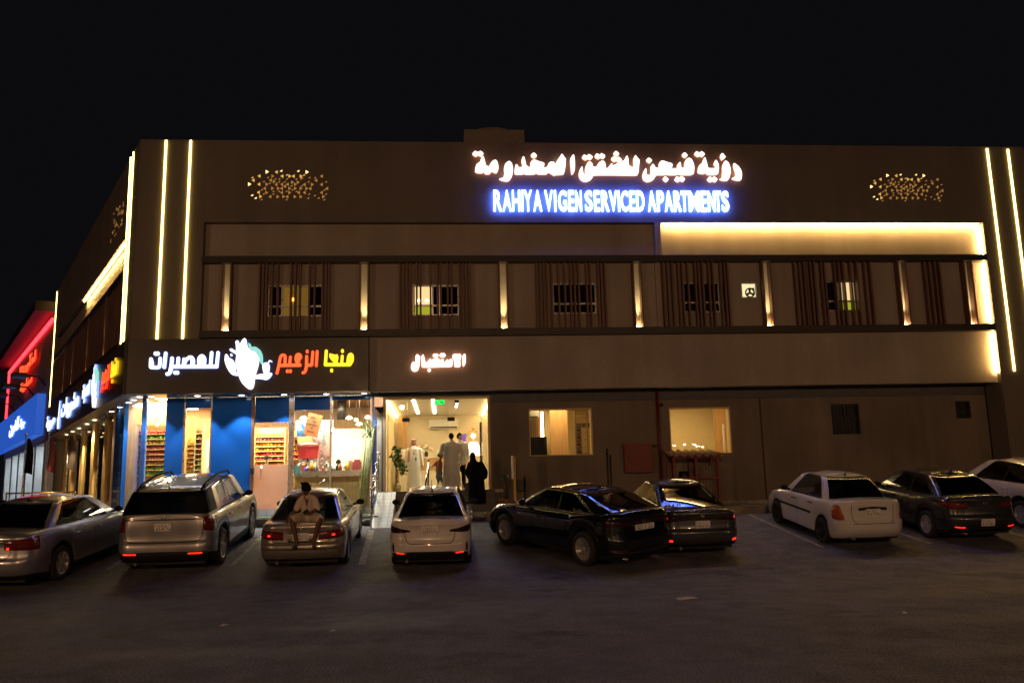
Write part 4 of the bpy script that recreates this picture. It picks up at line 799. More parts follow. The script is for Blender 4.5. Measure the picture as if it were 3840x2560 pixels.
t = thing('ficus', 'green potted ficus standing inside the lobby glass', 'plant', (8.06, 1.9, LZ)); part('pot', 'pot', t, lambda b: b.lathe([(0, 0), (.13, 0), (.16, .12), (.13, .27), (.11, .27), (.1, .22), (0, .22)], 18)); part('trunk', 'walnut', t, lambda b: (b.tube([(.02, 0, .2), (-.02, .02, .5), (.0, 0, .9)], [.02, .017, .012]), b.tube([(-.03, 0, .2), (.03, -.02, .6), (-.04, 0, 1.0)], [.018, .015, .01]))); part('foliage', 'leaf', t, lambda b: (leafy(b, 90, (-.03, 0, 1.2), (.2, .18, .32), .14), leafy(b, 60, (.12, 0, .85), (.17, .14, .2), .13), leafy(b, 30, (.22, -.02, .62), (.12, .1, .1), .12)))
t = thing('flower_vase', 'vase of cream flowers on the reception desk', 'flowers', (8.95, 5.7, LZ+1.24)); part('vase', 'dark_metal', t, lambda b: b.lathe([(0, 0), (.06, 0), (.08, .12), (.04, .2), (.03, .2), (0, .05)], 14)); part('flowers', 'cream', t, lambda b: (leafy(b, 70, (-.08, 0, .36), (.2, .15, .15), .1), leafy(b, 50, (.12, 0, .3), (.14, .12, .12), .1)))
t = thing('luggage_cart', 'brass birdcage luggage cart in front of the lobby back wall', 'luggage cart', (10.75, 6.0, LZ))
part('frame', 'brass', t, lambda b: [b.tube([(x, y, .2), (x, y, 1.75), (x*.86, y*.86, 2.0), (x*.5, y*.5, 2.17), (0, 0, 2.23)], .018, 8) for x in (-.3, .3) for y in (-.2, .2)]+[b.ball((0, 0, 2.3), .06, 10), b.box(-.34, .34, -.24, .24, .14, .2)]); part('wheel', 'rubber', t, lambda b: [b.lathe([(0, -.03), (.07, -.03), (.07, .03), (0, .03)], 12, (x, y, .07), 'x') for x in (-.27, .27) for y in (-.18, .18)])
t = thing('floor_lamp', 'glowing white shaded lamp standing behind the luggage cart', 'lamp', (10.78, 6.9, LZ)); part('pole', 'brass', t, lambda b: (b.lathe([(0, 0), (.16, 0), (.16, .03), (.02, .05)], 14), b.tube([(0, 0, .03), (0, 0, 2.05)], .015)))
M['lamp_shade'] = emit('lamp_shade', (1, .80, .46), 2.2)
part('shade', 'lamp_shade', t, lambda b: b.lathe([(.28, 1.3), (.27, 1.55), (.16, 1.82), (.14, 1.82), (.25, 1.55), (.265, 1.3)], 20)); part('bulb', 'lamp_warm', t, lambda b: b.ball((0, 0, 2.06), .09, 12))
b = MB(); b.box(10.24, 10.50, 6.5, 6.54, 2.38, 2.80); b.box(10.36, 10.38, 6.54, 6.56, LZ, 2.6); tag(b.build('info_screen', 'screen'), 'violet information screen left of the luggage cart', 'screen')
part('landing', 'granite', bld, lambda b: (b.box(7.5, 11.2, .3, 1.0, -.05, LZ-.03), b.box(7.52, 11.22, .28, .99, LZ-.03, LZ)))
st = thing('entrance_steps', 'dark granite steps up to the lobby', 'steps')
part('step', 'granite', st, lambda b: b.box(8.6, 11.2, -.02, .27, -.02, .46)); part('step', 'granite', st, lambda b: b.box(8.6, 11.24, -.34, -.03, -.02, .235))
rp = thing('access_ramp', 'pale tiled access ramp up to the lobby left side', 'ramp')
def ramp(b):
    A = [(7.56, -2.15, zg(-2.15)+.01), (8.12, -2.15, zg(-2.15)+.01), (8.12, .29, LZ-.005), (7.56, .29, LZ-.005)]
    b.add(A+[(x, y, -.6) for x, y, z in A], [(0,1,2,3),(0,4,5,1),(1,5,6,2),(2,6,7,3),(3,7,4,0)])
part('slab', 'ramp_tile', rp, ramp)
t = thing('handrail', 'polished steel handrail along the left side of the ramp', 'handrail', (7.56, 0, 0))
def rz_(y): return zg(-2.15)+(LZ-zg(-2.15))*(y+2.15)/2.44
for y in (-2.1, -1.2, -.3, .6):
    part('post', 'chrome', t, lambda b: (b.tube([(0, y, max(rz_(y)-.05, -.4)), (0, y, rz_(y)+1.02)], .026, 10), b.ball((0, y, rz_(y)+1.08), .05, 12)))
for h in (.95, .65, .42): part('rail', 'chrome', t, lambda b: b.tube([(0, -2.1, rz_(-2.1)+h), (0, .6, rz_(.6)+h)], .02, 8))
t = thing('handrail', 'single steel handrail beside the lobby steps behind the white sedan', 'handrail', (9.05, 0, 0)); part('post', 'chrome', t, lambda b: (b.tube([(.05, .6, LZ), (.08, .6, 1.62)], .03, 10), b.ball((.08, .6, 1.64), .045, 12))); part('rail', 'chrome', t, lambda b: b.tube([(.08, .6, 1.58), (.0, -.5, .85)], .028, 10)); part('foot_post', 'chrome', t, lambda b: b.tube([(0, -.45, .0), (0, -.45, .88)], .026, 10))
b = MB(); b.ball((7.42, -1.62, -.16), (.16, .13, .11), 12); b.ball((7.32, -1.55, -.17), (.1, .1, .08), 10); tag(b.build('rock', 'stone'), 'pale rock lying beside the foot of the ramp', 'rock')
# ------------------------------------------------------------------ rooms behind the ground floor windows
def room(x0, x1, y1, z0, z1, lab, wallm, px0, px1):
    t = thing('room', lab, 'room'); part('wall', wallm, t, lambda b: (b.box(x0, x1, y1, y1+.1, z0, z1), b.box(x0-.1, x0, 1.26, y1, z0, z1), b.box(x1, x1+.1, 1.26, y1, z0, z1))); part('floor', 'tile_floor', t, lambda b: b.box(x0, x1, 1.26, y1, z0-.1, z0)); part('ceiling', 'ceiling', t, lambda b: b.box(x0, x1, 1.26, y1, z1, z1+.1)); part('glow_panel', 'panel_room', t, lambda b: b.box(px0, px1, 2.4, 3.4, z1-.03, z1+.001)); return t
r1 = room(11.7, 15.3, 5.5, LZ, 3.75, 'furnished room behind the left ground floor window with a white wall lattice', 'cream_warm', 12.8, 14.2)
part('wood_panel', 'oak', r1, lambda b: b.box(13.42, 14.05, 3.6, 3.7, LZ, 3.74)); part('ribbed_panel', 'walnut', r1, lambda b: [b.box(12.0+i*.075, 12.045+i*.075, 5.36, 5.42, 2.4, 3.5) for i in range(19)]); part('mirror', 'black_glass', r1, lambda b: b.box(12.0, 13.4, 4.6, 4.66, LZ, 2.52)); part('light_line', 'panel_room', r1, lambda b: b.box(13.28, 13.38, 5.30, 5.34, 2.4, 3.5))
part('door_frame', 'dark_metal', r1, lambda b: (b.box(14.42, 14.58, 3.9, 4.0, LZ, 2.95), b.box(14.58, 15.0, 3.9, 4.0, 2.80, 2.95)))
def screenp(b):
    b.box(14.05, 14.10, 1.9, 1.94, LZ, 3.7); b.box(14.44, 14.5, 1.9, 1.94, LZ, 3.7)
    for i in range(9):
        z = 1.45+i*.24
        for k in range(3):
            x = 14.10+k*.115
            b.add([(x,1.9,z), (x+.115,1.9,z+.12), (x+.10,1.9,z+.14), (x-.005,1.9,z+.02)], [(0,1,2,3)]); b.add([(x+.115,1.9,z), (x,1.9,z+.12), (x+.015,1.9,z+.14), (x+.12,1.9,z+.02)], [(0,1,2,3)])
        b.box(14.10, 14.44, 1.90, 1.93, z+.2, z+.222)
part('lattice', 'oak', r1, screenp)
t = thing('air_conditioner', 'white split air conditioner seen in the top left of the left ground floor window', 'air conditioner', (12.72, 3.0, 3.08)); part('body', 'white_paint', t, lambda b: b.box(-.5, .22, -.2, 0, 0, .34)); part('vent', 'dark_metal', t, lambda b: b.box(-.45, .18, -.21, -.2, .02, .06)); part('mount', 'steel', t, lambda b: b.box(-.3, .1, -.03, .02, .34, .67))
r2 = room(16.3, 20.0, 5.0, LZ, 3.75, 'plain room with warm cream walls behind the right ground floor window', 'cream_warm', 17.4, 19.0)
part('wood_door', 'oak', r2, lambda b: b.box(19.55, 19.98, 4.0, 4.05, LZ, 3.7)); part('pillar', 'white_paint', r2, lambda b: b.box(19.50, 19.56, 2.9, 2.95, LZ, 2.75)); part('dado', 'oak', r2, lambda b: b.box(16.31, 19.5, 4.93, 4.99, LZ, 1.75)); part('smoke_detector', 'dark_metal', r2, lambda b: b.lathe([(0, 3.70), (.12, 3.70), (.14, 3.75)], 14, (18.9, 2.0, 0)))
for (x0, x1, z0, z1), lab in ((gh[1], 'left'), (gh[2], 'right')):
    f = part('window', 'cream_warm', bld, lambda b: (b.box(x0, x0+.03, .99, 1.24, z0, z1), b.box(x1-.05, x1, .99, 1.24, z0, z1), b.box(x0+.03, x1-.05, .99, 1.24, z1-.04, z1), b.box(x0+.03, x1-.05, .97, 1.24, z0, z0+.03)))
    part('pane', 'glass', f, lambda b: b.box(x0+.03, x1-.05, 1.15, 1.158, z0+.03, z1-.04))
for (x0, x1, z0, z1) in gh[3:]:
    f = part('window', 'dark_metal', bld, lambda b: (b.box(x0, x0+.05, 1.05, 1.2, z0, z1), b.box(x1-.05, x1, 1.05, 1.2, z0, z1), b.box(x0, x1, 1.06, 1.19, z1-.05, z1), b.box(x0, x1, 1.06, 1.19, z0, z0+.05), b.box(x0, x1, 1.07, 1.18, (z0+z1)/2-.03, (z0+z1)/2+.03), b.box((x0+x1)/2-.02, (x0+x1)/2+.02, 1.07, 1.18, (z0+z1)/2, z1)))
    part('pane', 'black', f, lambda b: b.box(x0, x1, 1.14, 1.16, z0, z1)); n = int((x1-x0)/.11)
    part('grille', 'dark_metal', f, lambda b: [b.tube([(x0+(i+.5)*(x1-x0)/n, 1.01, z0-.02), (x0+(i+.5)*(x1-x0)/n, 1.01, z1-.03)], .009, 6) for i in range(n)]+[b.box(x0, x1, 1.0, 1.02, z0+.1, z0+.12), b.box(x0, x1, 1.0, 1.02, z1-.2, z1-.18)])
# ------------------------------------------------------------------ small things along the wall
t = thing('hose_cabinet', 'red fire hose cabinet with a round lock on the wall', 'fire cabinet', (15.93, 1.0, 1.10)); part('case', 'red', t, lambda b: b.box(-.46, .46, -.2, 0, 0, .94)); part('door', 'red', t, lambda b: b.box(-.42, .42, -.225, -.2, .05, .89)); part('lock', 'chrome', t, lambda b: b.lathe([(0, -.25), (.035, -.25), (.035, -.225)], 12, (-.33, 0, .48), 'y'))
t = thing('fire_pipe', 'dark red fire pipe running down the wall beside the cabinet', 'pipe', (16.68, .93, 0)); part('pipe', 'red_pipe', t, lambda b: (b.tube([(0, 0, .6), (0, 0, 3.8)], .05, 10), b.tube([(0, 0, 1.95), (-.3, .02, 1.95)], .03, 8))); part('valve', 'red_pipe', t, lambda b: (b.tube([(0, 0, 3.3), (.14, -.02, 3.3)], .035, 8), b.lathe([(.0, -.02), (.07, -.02), (.07, .02), (0, .02)], 12, (.16, 0, 3.3), 'x'))); part('elbow', 'red_pipe', t, lambda b: b.tube([(0, 0, .6), (.02, -.02, .5), (.2, -.05, .48)], .055, 10))
for x, h in ((14.93, 1.9), (15.03, 1.7)):
    b = MB(); b.tube([(x, .96, 0), (x, .96, h)], .022, 8); b.box(x-.03, x+.03, .95, 1.0, h-.2, h-.15); tag(b.build('conduit', 'dark_metal'), 'thin dark conduit on the wall between window and cabinet, %s one' % ('left, taller' if h > 1.8 else 'right, shorter'), 'pipe', 'thin conduits on the wall')
t = thing('pump_shed', 'red framed cage with a corrugated roof below the right window', 'shed', (17.62, .12, 0))
for x in (-.72, .0, .72): part('post', 'red', t, lambda b: (b.box(x-.04, x+.04, -.04, .04, 0, 1.62), b.box(x-.04, x+.04, .7, .78, 0, 1.62)))
part('rail', 'red', t, lambda b: [b.box(-.72, .72, -.03, .03, z, z+.06) for z in (.1, .85, 1.50)])
def corr(b):
    n = 44; V = []
    for i in range(n+1):
        x = -.86+1.72*i/n; z = .035*math.sin(i*2*PI/6.3)
        V += [(x, -.22, 1.58+z), (x, .86, 1.80+z), (x, -.22, 1.565+z), (x, .86, 1.785+z)]
    b.add(V, [(4*i, 4*i+4, 4*i+5, 4*i+1) for i in range(n)]+[(4*i+2, 4*i+3, 4*i+7, 4*i+6) for i in range(n)]+[(4*i, 4*i+2, 4*i+6, 4*i+4) for i in range(n)], 0, True)
part('roof', 'cardboard', t, corr); part('mesh', 'red_pipe', t, lambda b: [b.box(-.7+i*.1, -.69+i*.1, -.005, .005, .16, 1.5) for i in range(15) if i > 7])
b = MB(); b.box(17.1, 17.55, .3, .7, .0, .8); b.lathe([(0, .8), (.16, .8), (.16, 1.1), (0, 1.1)], 14, (17.32, .5, 0)); b.tube([(17.0, .5, .4), (17.7, .5, .4)], .06); tag(b.build('pump', 'dark_metal'), 'dark pump inside the red cage', 'pump')
b = MB(); b.box(17.75, 18.25, .35, .7, .0, 1.25); b.box(17.78, 18.22, .33, .35, .7, 1.2); tag(b.build('control_box', 'stucco_low'), 'grey brown control box inside the red cage', 'control box')
t = thing('sign_post', 'yellow post with a narrow white sign on the pavement beside the palm', 'sign post', (11.78, -.3, 0)); part('post', 'yellow', t, lambda b: b.box(-.035, .035, -.035, .035, 0, 1.65)); part('plate', 'white_paint', t, lambda b: b.box(-.085, -.04, -.2, .12, .98, 1.68))
t = thing('meter_box', 'small dark meter box on a pole near the yellow post', 'meter box', (12.05, .82, 0)); part('box', 'dark_metal', t, lambda b: b.box(-.16, .10, -.06, .06, .62, .95)); part('pole', 'dark_metal', t, lambda b: b.tube([(.14, .0, 0), (.14, 0, 1.05)], .03, 8))
t = thing('potted_palm', 'small dark palm in a terracotta pot beside the lobby steps', 'plant', (11.5, -.1, 0)); part('pot', 'terracotta', t, lambda b: b.lathe([(0, 0), (.15, 0), (.2, .34), (.21, .38), (.17, .38), (0, .34)], 18)); part('trunk', 'brown_dark', t, lambda b: b.tube([(0, 0, .3), (.02, 0, .65), (0, 0, .95)], [.045, .04, .03]))
def fronds(b):
    for i in range(26):
        a = i*2.4; r = .2+.12*rnd.random(); el = rnd.uniform(.1, 1.2); n = 5; P = []
        for k in range(n+1):
            u = k/n; P.append(Vector((math.cos(a)*r*u*1.3, math.sin(a)*r*u*1.3, .95+.45*el*u-.35*u*u)))
        for k in range(n):
            d = (P[k+1]-P[k]).normalized().cross(Vector((0, 0, 1)))*.02*(1-k/n+.1)
            b.quad(P[k]-d, P[k+1]-d*.8, P[k+1]+d*.8, P[k]+d)
part('fronds', 'leaf_dark', t, fronds)
def litter(x, y, s, lab, rz):
    b = MB(); z = zg(y)+.006; c, q = math.cos(rz), math.sin(rz); pts = [(-s, -s*.5, 0), (0, -s*.6, .012), (s, -s*.3, .004), (s*.9, s*.5, .01), (.1*s, s*.35, .025), (-s*.8, s*.6, .006)]
    T = [(x+p[0]*c-p[1]*q, y+p[0]*q+p[1]*c, z+p[2]) for p in pts]; b.add(T+[(p[0], p[1], p[2]-.003) for p in T], [(0,1,4,5),(1,2,3,4),(6,11,10,7),(7,10,9,8)]+[(i, 6+i, 6+(i+1) % 6, (i+1) % 6) for i in range(6)])
    tag(b.build('paper_scrap', 'paper'), lab, 'litter', 'paper scraps on the asphalt')
litter(13.65, -12.2, .19, 'large crumpled paper scrap on the asphalt at the right', .3); litter(6.35, -13.3, .07, 'small white paper scrap on the asphalt in front of the silver sedan', 1.0); litter(8.05, -14.2, .035, 'tiny paper scrap on the asphalt in the middle', .4); litter(16.2, -14.5, .05, 'tiny paper scrap near the right foreground', .9)

# ------------------------------------------------------------------ neighbours down the side street
ND = Vector((-0.5093, 0.8606, 0)); NN = Vector((0.8606, 0.5093, 0)); NE = Vector((-11.884, 21.539, 0))
def NB(s, k, z): return (NE.x+ND.x*s+NN.x*k, NE.y+ND.y*s+NN.y*k, z)
def NBm(u, k, z): return NB(-u, k, z)
nb = thing('shop_building', 'neighbouring shop building with a red lit roof edge down the side street', 'building')
part('wall', 'far_wall', nb, lambda b: b.box(.1, 24.9, .01, 10, 3.75, 10.9, NB)); part('roof', 'brown_dark', nb, lambda b: b.box(-.2, 27.2, -1.0, 10, 10.9, 11.45, NB)); part('end_wall', 'far_wall', nb, lambda b: b.box(24.9, 27, .3, 10, 0, 10.9, NB))
part('store_back', 'white_paint', nb, lambda b: b.box(.1, 24.9, 3.0, 3.1, -.2, 3.75, NB)); part('store_ceiling', 'white_paint', nb, lambda b: b.box(.1, 24.9, .01, 3.0, 3.70, 3.749, NB)); [part('column', 'white_paint', nb, lambda b: b.box(s, s+.9, .02, .6, -.2, 3.70, NB)) for s in (.2, 4.5, 9, 13.5, 18, 23)]
part('glow_panel', 'panel_cold', nb, lambda b: [b.box(s-1.3, s+1.3, .9, 1.2, 3.64, 3.69, NB) for s in (2.6, 7, 11.5, 16, 20.5)])
b = MB(); b.box(.15, 24.7, -.14, -.02, 10.42, 10.60, NB); tag(b.build('led_strip', 'led_red'), 'long red led strip under the roof edge of the neighbouring building', 'led strip', 'red led strips on the neighbouring building'); b = MB(); b.box(24.62, 24.78, -.12, -.0, 6.9, 10.4, NB); tag(b.build('led_strip', 'led_red'), 'upright red led strip at the far corner of the neighbouring building', 'led strip', 'red led strips on the neighbouring building')
t = thing('red_sign', 'two lines of red lit Arabic letters on the neighbouring building', 'sign'); part('lettering', ['sign_red', 'sign_red_side'], t, lambda b: (put_text(b, '\ufe94\ufe8c\ufef3\ufead\ufeed\ufe81\ufee3\ufedf', 1, lambda x, y, z: NBm(x, y-.2, z), 0, .05, .04, (-15.2, -5.7, 8.75, 9.75)), put_text(b, '\ufe94\ufef3\ufead\ufe8e\ufeb3', 1, lambda x, y, z: NBm(x, y-.2, z), 0, .05, .04, (-13.6, -6.8, 7.6, 8.35))))
t = thing('blue_sign', 'long blue backlit sign board over the bright white store', 'sign'); part('board', 'sign_blue', t, lambda b: b.box(1.4, 27.8, -.45, -.02, 4.2, 6.5, NB)); part('lettering', ['sign_white', 'sign_white_side'], t, lambda b: (put_text(b, '\ufee5\ufeee\ufed4\ufedf\ufe8d', 1, lambda x, y, z: NBm(x, y-.5, z), 0, .05, .03, (-15.5, -9.5, 4.8, 5.9)), put_text(b, '\ufe94\ufef3\ufe9f', 1, lambda x, y, z: NBm(x, y-.5, z), 0, .05, .03, (-8.8, -6.0, 4.9, 5.6))))
for i, s in enumerate((2.0, 7.5, 13.0, 19.0)):
    t = thing('sign_lamp', '%s hooded lamp reaching out over the blue sign, counted from the near end' % ordn[i], 'sign lamp', NB(s, 0, 7.0), 0, 'hooded lamps over the blue sign'); o = Vector(NB(s, 0, 7.0)); f2 = lambda a, k, z: tuple(Vector(NB(s+a, k, 7.0+z))-o)
    part('arm', 'dark_metal', t, lambda b: b.tube([f2(0, 0, 0), f2(0, -.4, .5), f2(0, -1.3, .55)], .05, 6)); part('hood', 'black', t, lambda b: b.box(-.6, .6, -1.7, -1.0, .40, .62, f2))
def flag(x, y, h, m_, lab):
    t = thing('flagpole', lab, 'flagpole', (x, y, -.2), 0, 'flagpoles on the side street pavement'); part('pole', 'steel', t, lambda b: (b.tube([(0, 0, 0), (0, 0, h)], [.05, .03], 8), b.ball((0, 0, h+.04), .07, 8)))
    def fl(b):
        n = 9
        V = []
        for i in range(n+1):
            z = h-.15-i*.17; wv = .12+.24*math.sin(min(1, i/6)*PI/2)
            for k in range(5): V.append((.04+wv*k/4, .07*math.sin(k*1.8+i*.5), z-.1*k/4*(i/n)))
        b.add(V, [(i*5+k, i*5+k+1, (i+1)*5+k+1, (i+1)*5+k) for i in range(n) for k in range(4)], 0, True)
    part('flag', m_, t, fl)
flag(-9.2, 13.5, 3.75, 'abaya', 'flagpole with a furled black flag, leftmost of the flags'); flag(-8.35, 13.8, 3.8, 'red_pipe', 'flagpole with a dark red furled flag in the middle'); flag(-7.6, 14.1, 3.9, 'brown_dark', 'flagpole with a dark brown furled flag near the building end'); 
t = thing('guard_rail', 'low brass coloured guard rail on the side street behind the grey sedan', 'guard rail', WG(12, -1.2, 0)); part('rail', 'brass', t, lambda b: [b.tube([(-1.0, -.6, z), (1.2, .5, z)], .03, 8) for z in (.55, .95)]); part('post', 'brass', t, lambda b: [b.tube([(-1.0+2.2*u, -.6+1.1*u, 0), (-1.0+2.2*u, -.6+1.1*u, 1.0)], .03, 8) for u in (0, .5, 1)])
# street lamps across the lot, behind the photographer: their heads mirror in the window panes
def street_lamp(x, y, lab, en):
    z0 = zg(y); t = thing('street_lamp', lab, 'street lamp', (x, y, z0), 0, 'street lamps across the car park'); part('pole', 'dark_metal', t, lambda b: b.tube([(0, 0, 0), (0, 0, 8.6), (0, .5, 9.0), (0, 1.6, 9.15)], [.09, .06, .05, .04], 10)); part('head', 'dark_metal', t, lambda b: b.box(-.17, .17, 1.4, 2.1, 9.13, 9.24)); part('lens', 'street_lamp', t, lambda b: b.box(-.13, .13, 1.5, 2.0, 9.10, 9.128))
    ld = bpy.data.lights.new('street_light', 'SPOT'); ld.energy = en; ld.color = (1, .53, .25); ld.spot_size = 2.7; ld.spot_blend = .6; ld.shadow_soft_size = .2
    lo = bpy.data.objects.new('street_light', ld); C.objects.link(lo); lo.parent = t; lo.location = (0, 1.75, 9.0); lo.rotation_euler = (.75, 0, 0)
for i, (x, en) in enumerate(((-25, 9800), (6, 6600), (26, 3200), (46, 2200))):
    street_lamp(x, -48, '%s street lamp from the left across the car park' % ordn[i], en)
for i, (x, y) in enumerate(((59.9, -156), (61.5, -154), (64.0, -155), (67.5, -164), (70.5, -170), (75.5, -152), (77.4, -150))):
    t = thing('street_lamp', 'distant street lamp whose head mirrors in the right ground floor window, %s of the row' % ordn[i], 'street lamp', (x, y, zg(y)), 0, 'distant street lamps along the road'); part('pole', 'dark_metal', t, lambda b: b.tube([(0, 0, 0), (0, 0, 9.4), (0, 1.2, 9.9)], [.1, .07, .05], 8)); part('lens', 'street_lamp', t, lambda b: b.box(-.24, .24, .9, 1.4, 9.82, 9.92))
# ------------------------------------------------------------------ cars
def paint(name, col, metal=0.0, rough=.28):
    m = mat(name, col, rough, metal=metal, var=.03, scale=3, coat=1.0); return m
M['p_silver'] = paint('p_silver', (.40, .40, .42), .75, .32); M['p_champagne'] = paint('p_champagne', (.38, .35, .31), .7, .32); M['p_grey'] = paint('p_grey', (.36, .36, .40), .7, .32)
M['p_white'] = paint('p_white', (.66, .65, .66)); M['p_white_old'] = paint('p_white_old', (.64, .63, .63), 0, .36); M['p_black'] = paint('p_black', (.006, .006, .008), .1, .12)
M['p_dark'] = paint('p_dark', (.055, .06, .068), .6, .26); M['p_slate'] = paint('p_slate', (.075, .08, .09), .6, .26)
M['trim'] = mat('trim', (.016, .016, .017), .6, var=.1, spec=.2); M['seam'] = mat('seam', (.006, .006, .006), .8, var=.05)
M['car_glass'] = glass('car_glass', (.42, .44, .43), 1.5); M['car_tint'] = glass('car_tint', (.045, .048, .05), 1.52); M['car_limo'] = glass('car_limo', (.012, .012, .014), 1.52)
M['lens_red'] = mat('lens_red', (.14, .008, .008), .1, var=.05, coat=1); M['lens_dark'] = mat('lens_dark', (.022, .004, .005), .08, var=.05, coat=1); M['lens_amber'] = mat('lens_amber', (.42, .085, .02), .15, var=.05, coat=1); M['lens_clear'] = mat('lens_clear', (.5, .5, .5), .1, coat=1)
M['alloy'] = mat('alloy', (.52, .52, .53), .35, metal=.45, var=.05); M['alloy_dark'] = mat('alloy_dark', (.40, .40, .41), .35, metal=.4, var=.05); M['cabin'] = mat('cabin', (.03, .028, .026), .8, var=.2)
M['plate'] = mat('plate', (.86, .86, .86), .5, var=.03); M['plate_ink'] = mat('plate_ink', (.03, .03, .035), .6)

def ip(x, pts):
    if x <= pts[0][0]: return pts[0][1]
    for a, b in zip(pts, pts[1:]):
        if x <= b[0]:
            t = (x-a[0])/(b[0]-a[0]); t = t*t*(3-2*t) if len(a) > 2 else t; return a[1]+(b[1]-a[1])*t
    return pts[-1][1]
class Body:
    """lower body as a stack of plan outlines (t = 0 sill .. 1 shoulder)"""
    def __init__(s, sp):
        s.sp = sp; s.yr = -sp['ro']; s.yf = sp['wb']+sp['fo']; s.W = sp['W']/2
    def zt(s, y): return ip(y, s.sp['top'])
    def zs(s, y, arch=True):
        sp = s.sp; z = .20
        if y < -.55: z = .20+min(1, (-.55-y)/.35)*.07
        if arch:
            R = sp['R']+.055
            for yw in (0, sp['wb']):
                if abs(y-yw) < R: z = max(z, sp['R']+math.sqrt(R*R-(y-yw)**2)*1.02)
        return z
    def wd(s, t): return s.W*ip(t, s.sp.get('wprof', [(0,.945),(.12,.975),(.35,.995),(.55,1.0),(.72,.992),(.86,.975),(.95,.945),(1,.90)]))
    def ry(s, t): return s.yr+ip(t, s.sp.get('rprof', [(0,.12),(.10,.04),(.22,.0),(.42,.0),(.50,.045),(.56,.06),(.8,.09),(.93,.05),(1,.085)]))
    def fy(s, t): return s.yf-ip(t, [(0,.12),(.2,.0),(.45,.03),(.8,.10),(1,.30)])
    def ring(s, t, arch=True):
        """half outline from the rear centre round the right side to the front centre"""
        w_ = s.wd(t); rc, rx = s.sp.get('rc', .30), s.sp.get('rx', .34); bow = s.sp.get('bow', .06); out = []
        y0, y1 = s.ry(t), s.fy(t); fc = 1-rx/w_
        def tp(y): m = (s.yf+s.yr)/2; h = (s.yf-s.yr)/2; return 1-.05*abs((y-m)/h)**4
        for f in (0, .12, .25, .4, .55): 
            f *= fc/.56; out.append((w_*f*tp(y0+bow*f*f), y0+bow*f*f))
        for i in range(9):
            a = i/8*PI/2; f = fc+(1-fc)*math.sin(a); yy = y0+bow*fc*fc+(1-math.cos(a))*rc; out.append((w_*f*tp(yy), yy))
        ya, yb = out[-1][1], y1-bow-.35; n = s.sp.get('n', 72)
        for i in range(1, n): yy = ya+(yb-ya)*i/n; out.append((w_*tp(yy), yy))
        for i in range(9):
            a = PI/2*(1-i/8); f = fc+(1-fc)*math.sin(a); yy = y1-bow*fc*fc-(1-math.cos(a))*.35; out.append((w_*f*tp(yy), yy))
        for f in (.75, .5, .25, 0): f *= fc; out.append((w_*f*tp(y1-bow*f*f), y1-bow*f*f))
        return [(x, y, s.zs(y, arch)+(s.zt(y)-s.zs(y, arch))*t) for x, y in out]
    def surf(s, u, z, off=0.0):
        """point on the skin: u metres along the outline from the rear centre (right side positive), height z"""
        sg = 1 if u >= 0 else -1; u = abs(u)
        y = s.yr+.1; t = 0.5
        for _ in range(4):
            a, b = s.zs(y, False), s.zt(y); t = max(0, min(1, (z-a)/(b-a))); R = s.ring(t, False); acc = 0; p = R[0]; d = Vector((1, 0, 0))
            for q, r in zip(R, R[1:]):
                L = math.hypot(r[0]-q[0], r[1]-q[1])
                if acc+L >= u or r is R[-1]:
                    k = (u-acc)/max(L, 1e-6); p = (q[0]+(r[0]-q[0])*k, q[1]+(r[1]-q[1])*k); d = Vector((r[0]-q[0], r[1]-q[1], 0)).normalized(); break
                acc += L
            y = p[1]
        n = Vector((d.y, -d.x, 0)); P = Vector((p[0], p[1], z))+n*off
        return Vector((P.x*sg, P.y, P.z))
    def side(s, y, z, sg=1, off=0.0):
        t = max(0, min(1, (z-s.zs(y, False))/(s.zt(y)-s.zs(y, False)))); m = (s.yf+s.yr)/2; h = (s.yf-s.yr)/2
        return Vector((sg*(s.wd(t)*(1-.05*abs((y-m)/h)**4)+off), y, z))
def patch(b, B, u0, u1, zz, off=.007, n=10, m=3, mi=0):
    """lens on the skin between u0..u1; zz = (low,high) at u0 and (low,high) at u1, optional middle pair"""
    V = []
    for i in range(n+1):
        t = i/n
        lo, hi = (ip(t, [(k/(len(zz)-1), v[0]) for k, v in enumerate(zz)]), ip(t, [(k/(len(zz)-1), v[1]) for k, v in enumerate(zz)]))
        for j in range(m+1):
            e = off if 0 < j < m and 0 < i < n else off*.6
            V.append(B.surf(u0+(u1-u0)*t, lo+(hi-lo)*j/m, e))
    k = len(V); V += [B.surf(u0+(u1-u0)*i/n, ip(i/n, [(q/(len(zz)-1), v[s_]) for q, v in enumerate(zz)]), -.02) for s_ in (0, 1) for i in range(n+1)]
    F = [(i*(m+1)+j, (i+1)*(m+1)+j, (i+1)*(m+1)+j+1, i*(m+1)+j+1) for i in range(n) for j in range(m)]
    F += [(i*(m+1), (i+1)*(m+1), k+i+1, k+i) for i in range(n)]+[(i*(m+1)+m, (i+1)*(m+1)+m, k+n+1+i+1, k+n+1+i) for i in range(n)]
    b.add(V, F, mi, True)
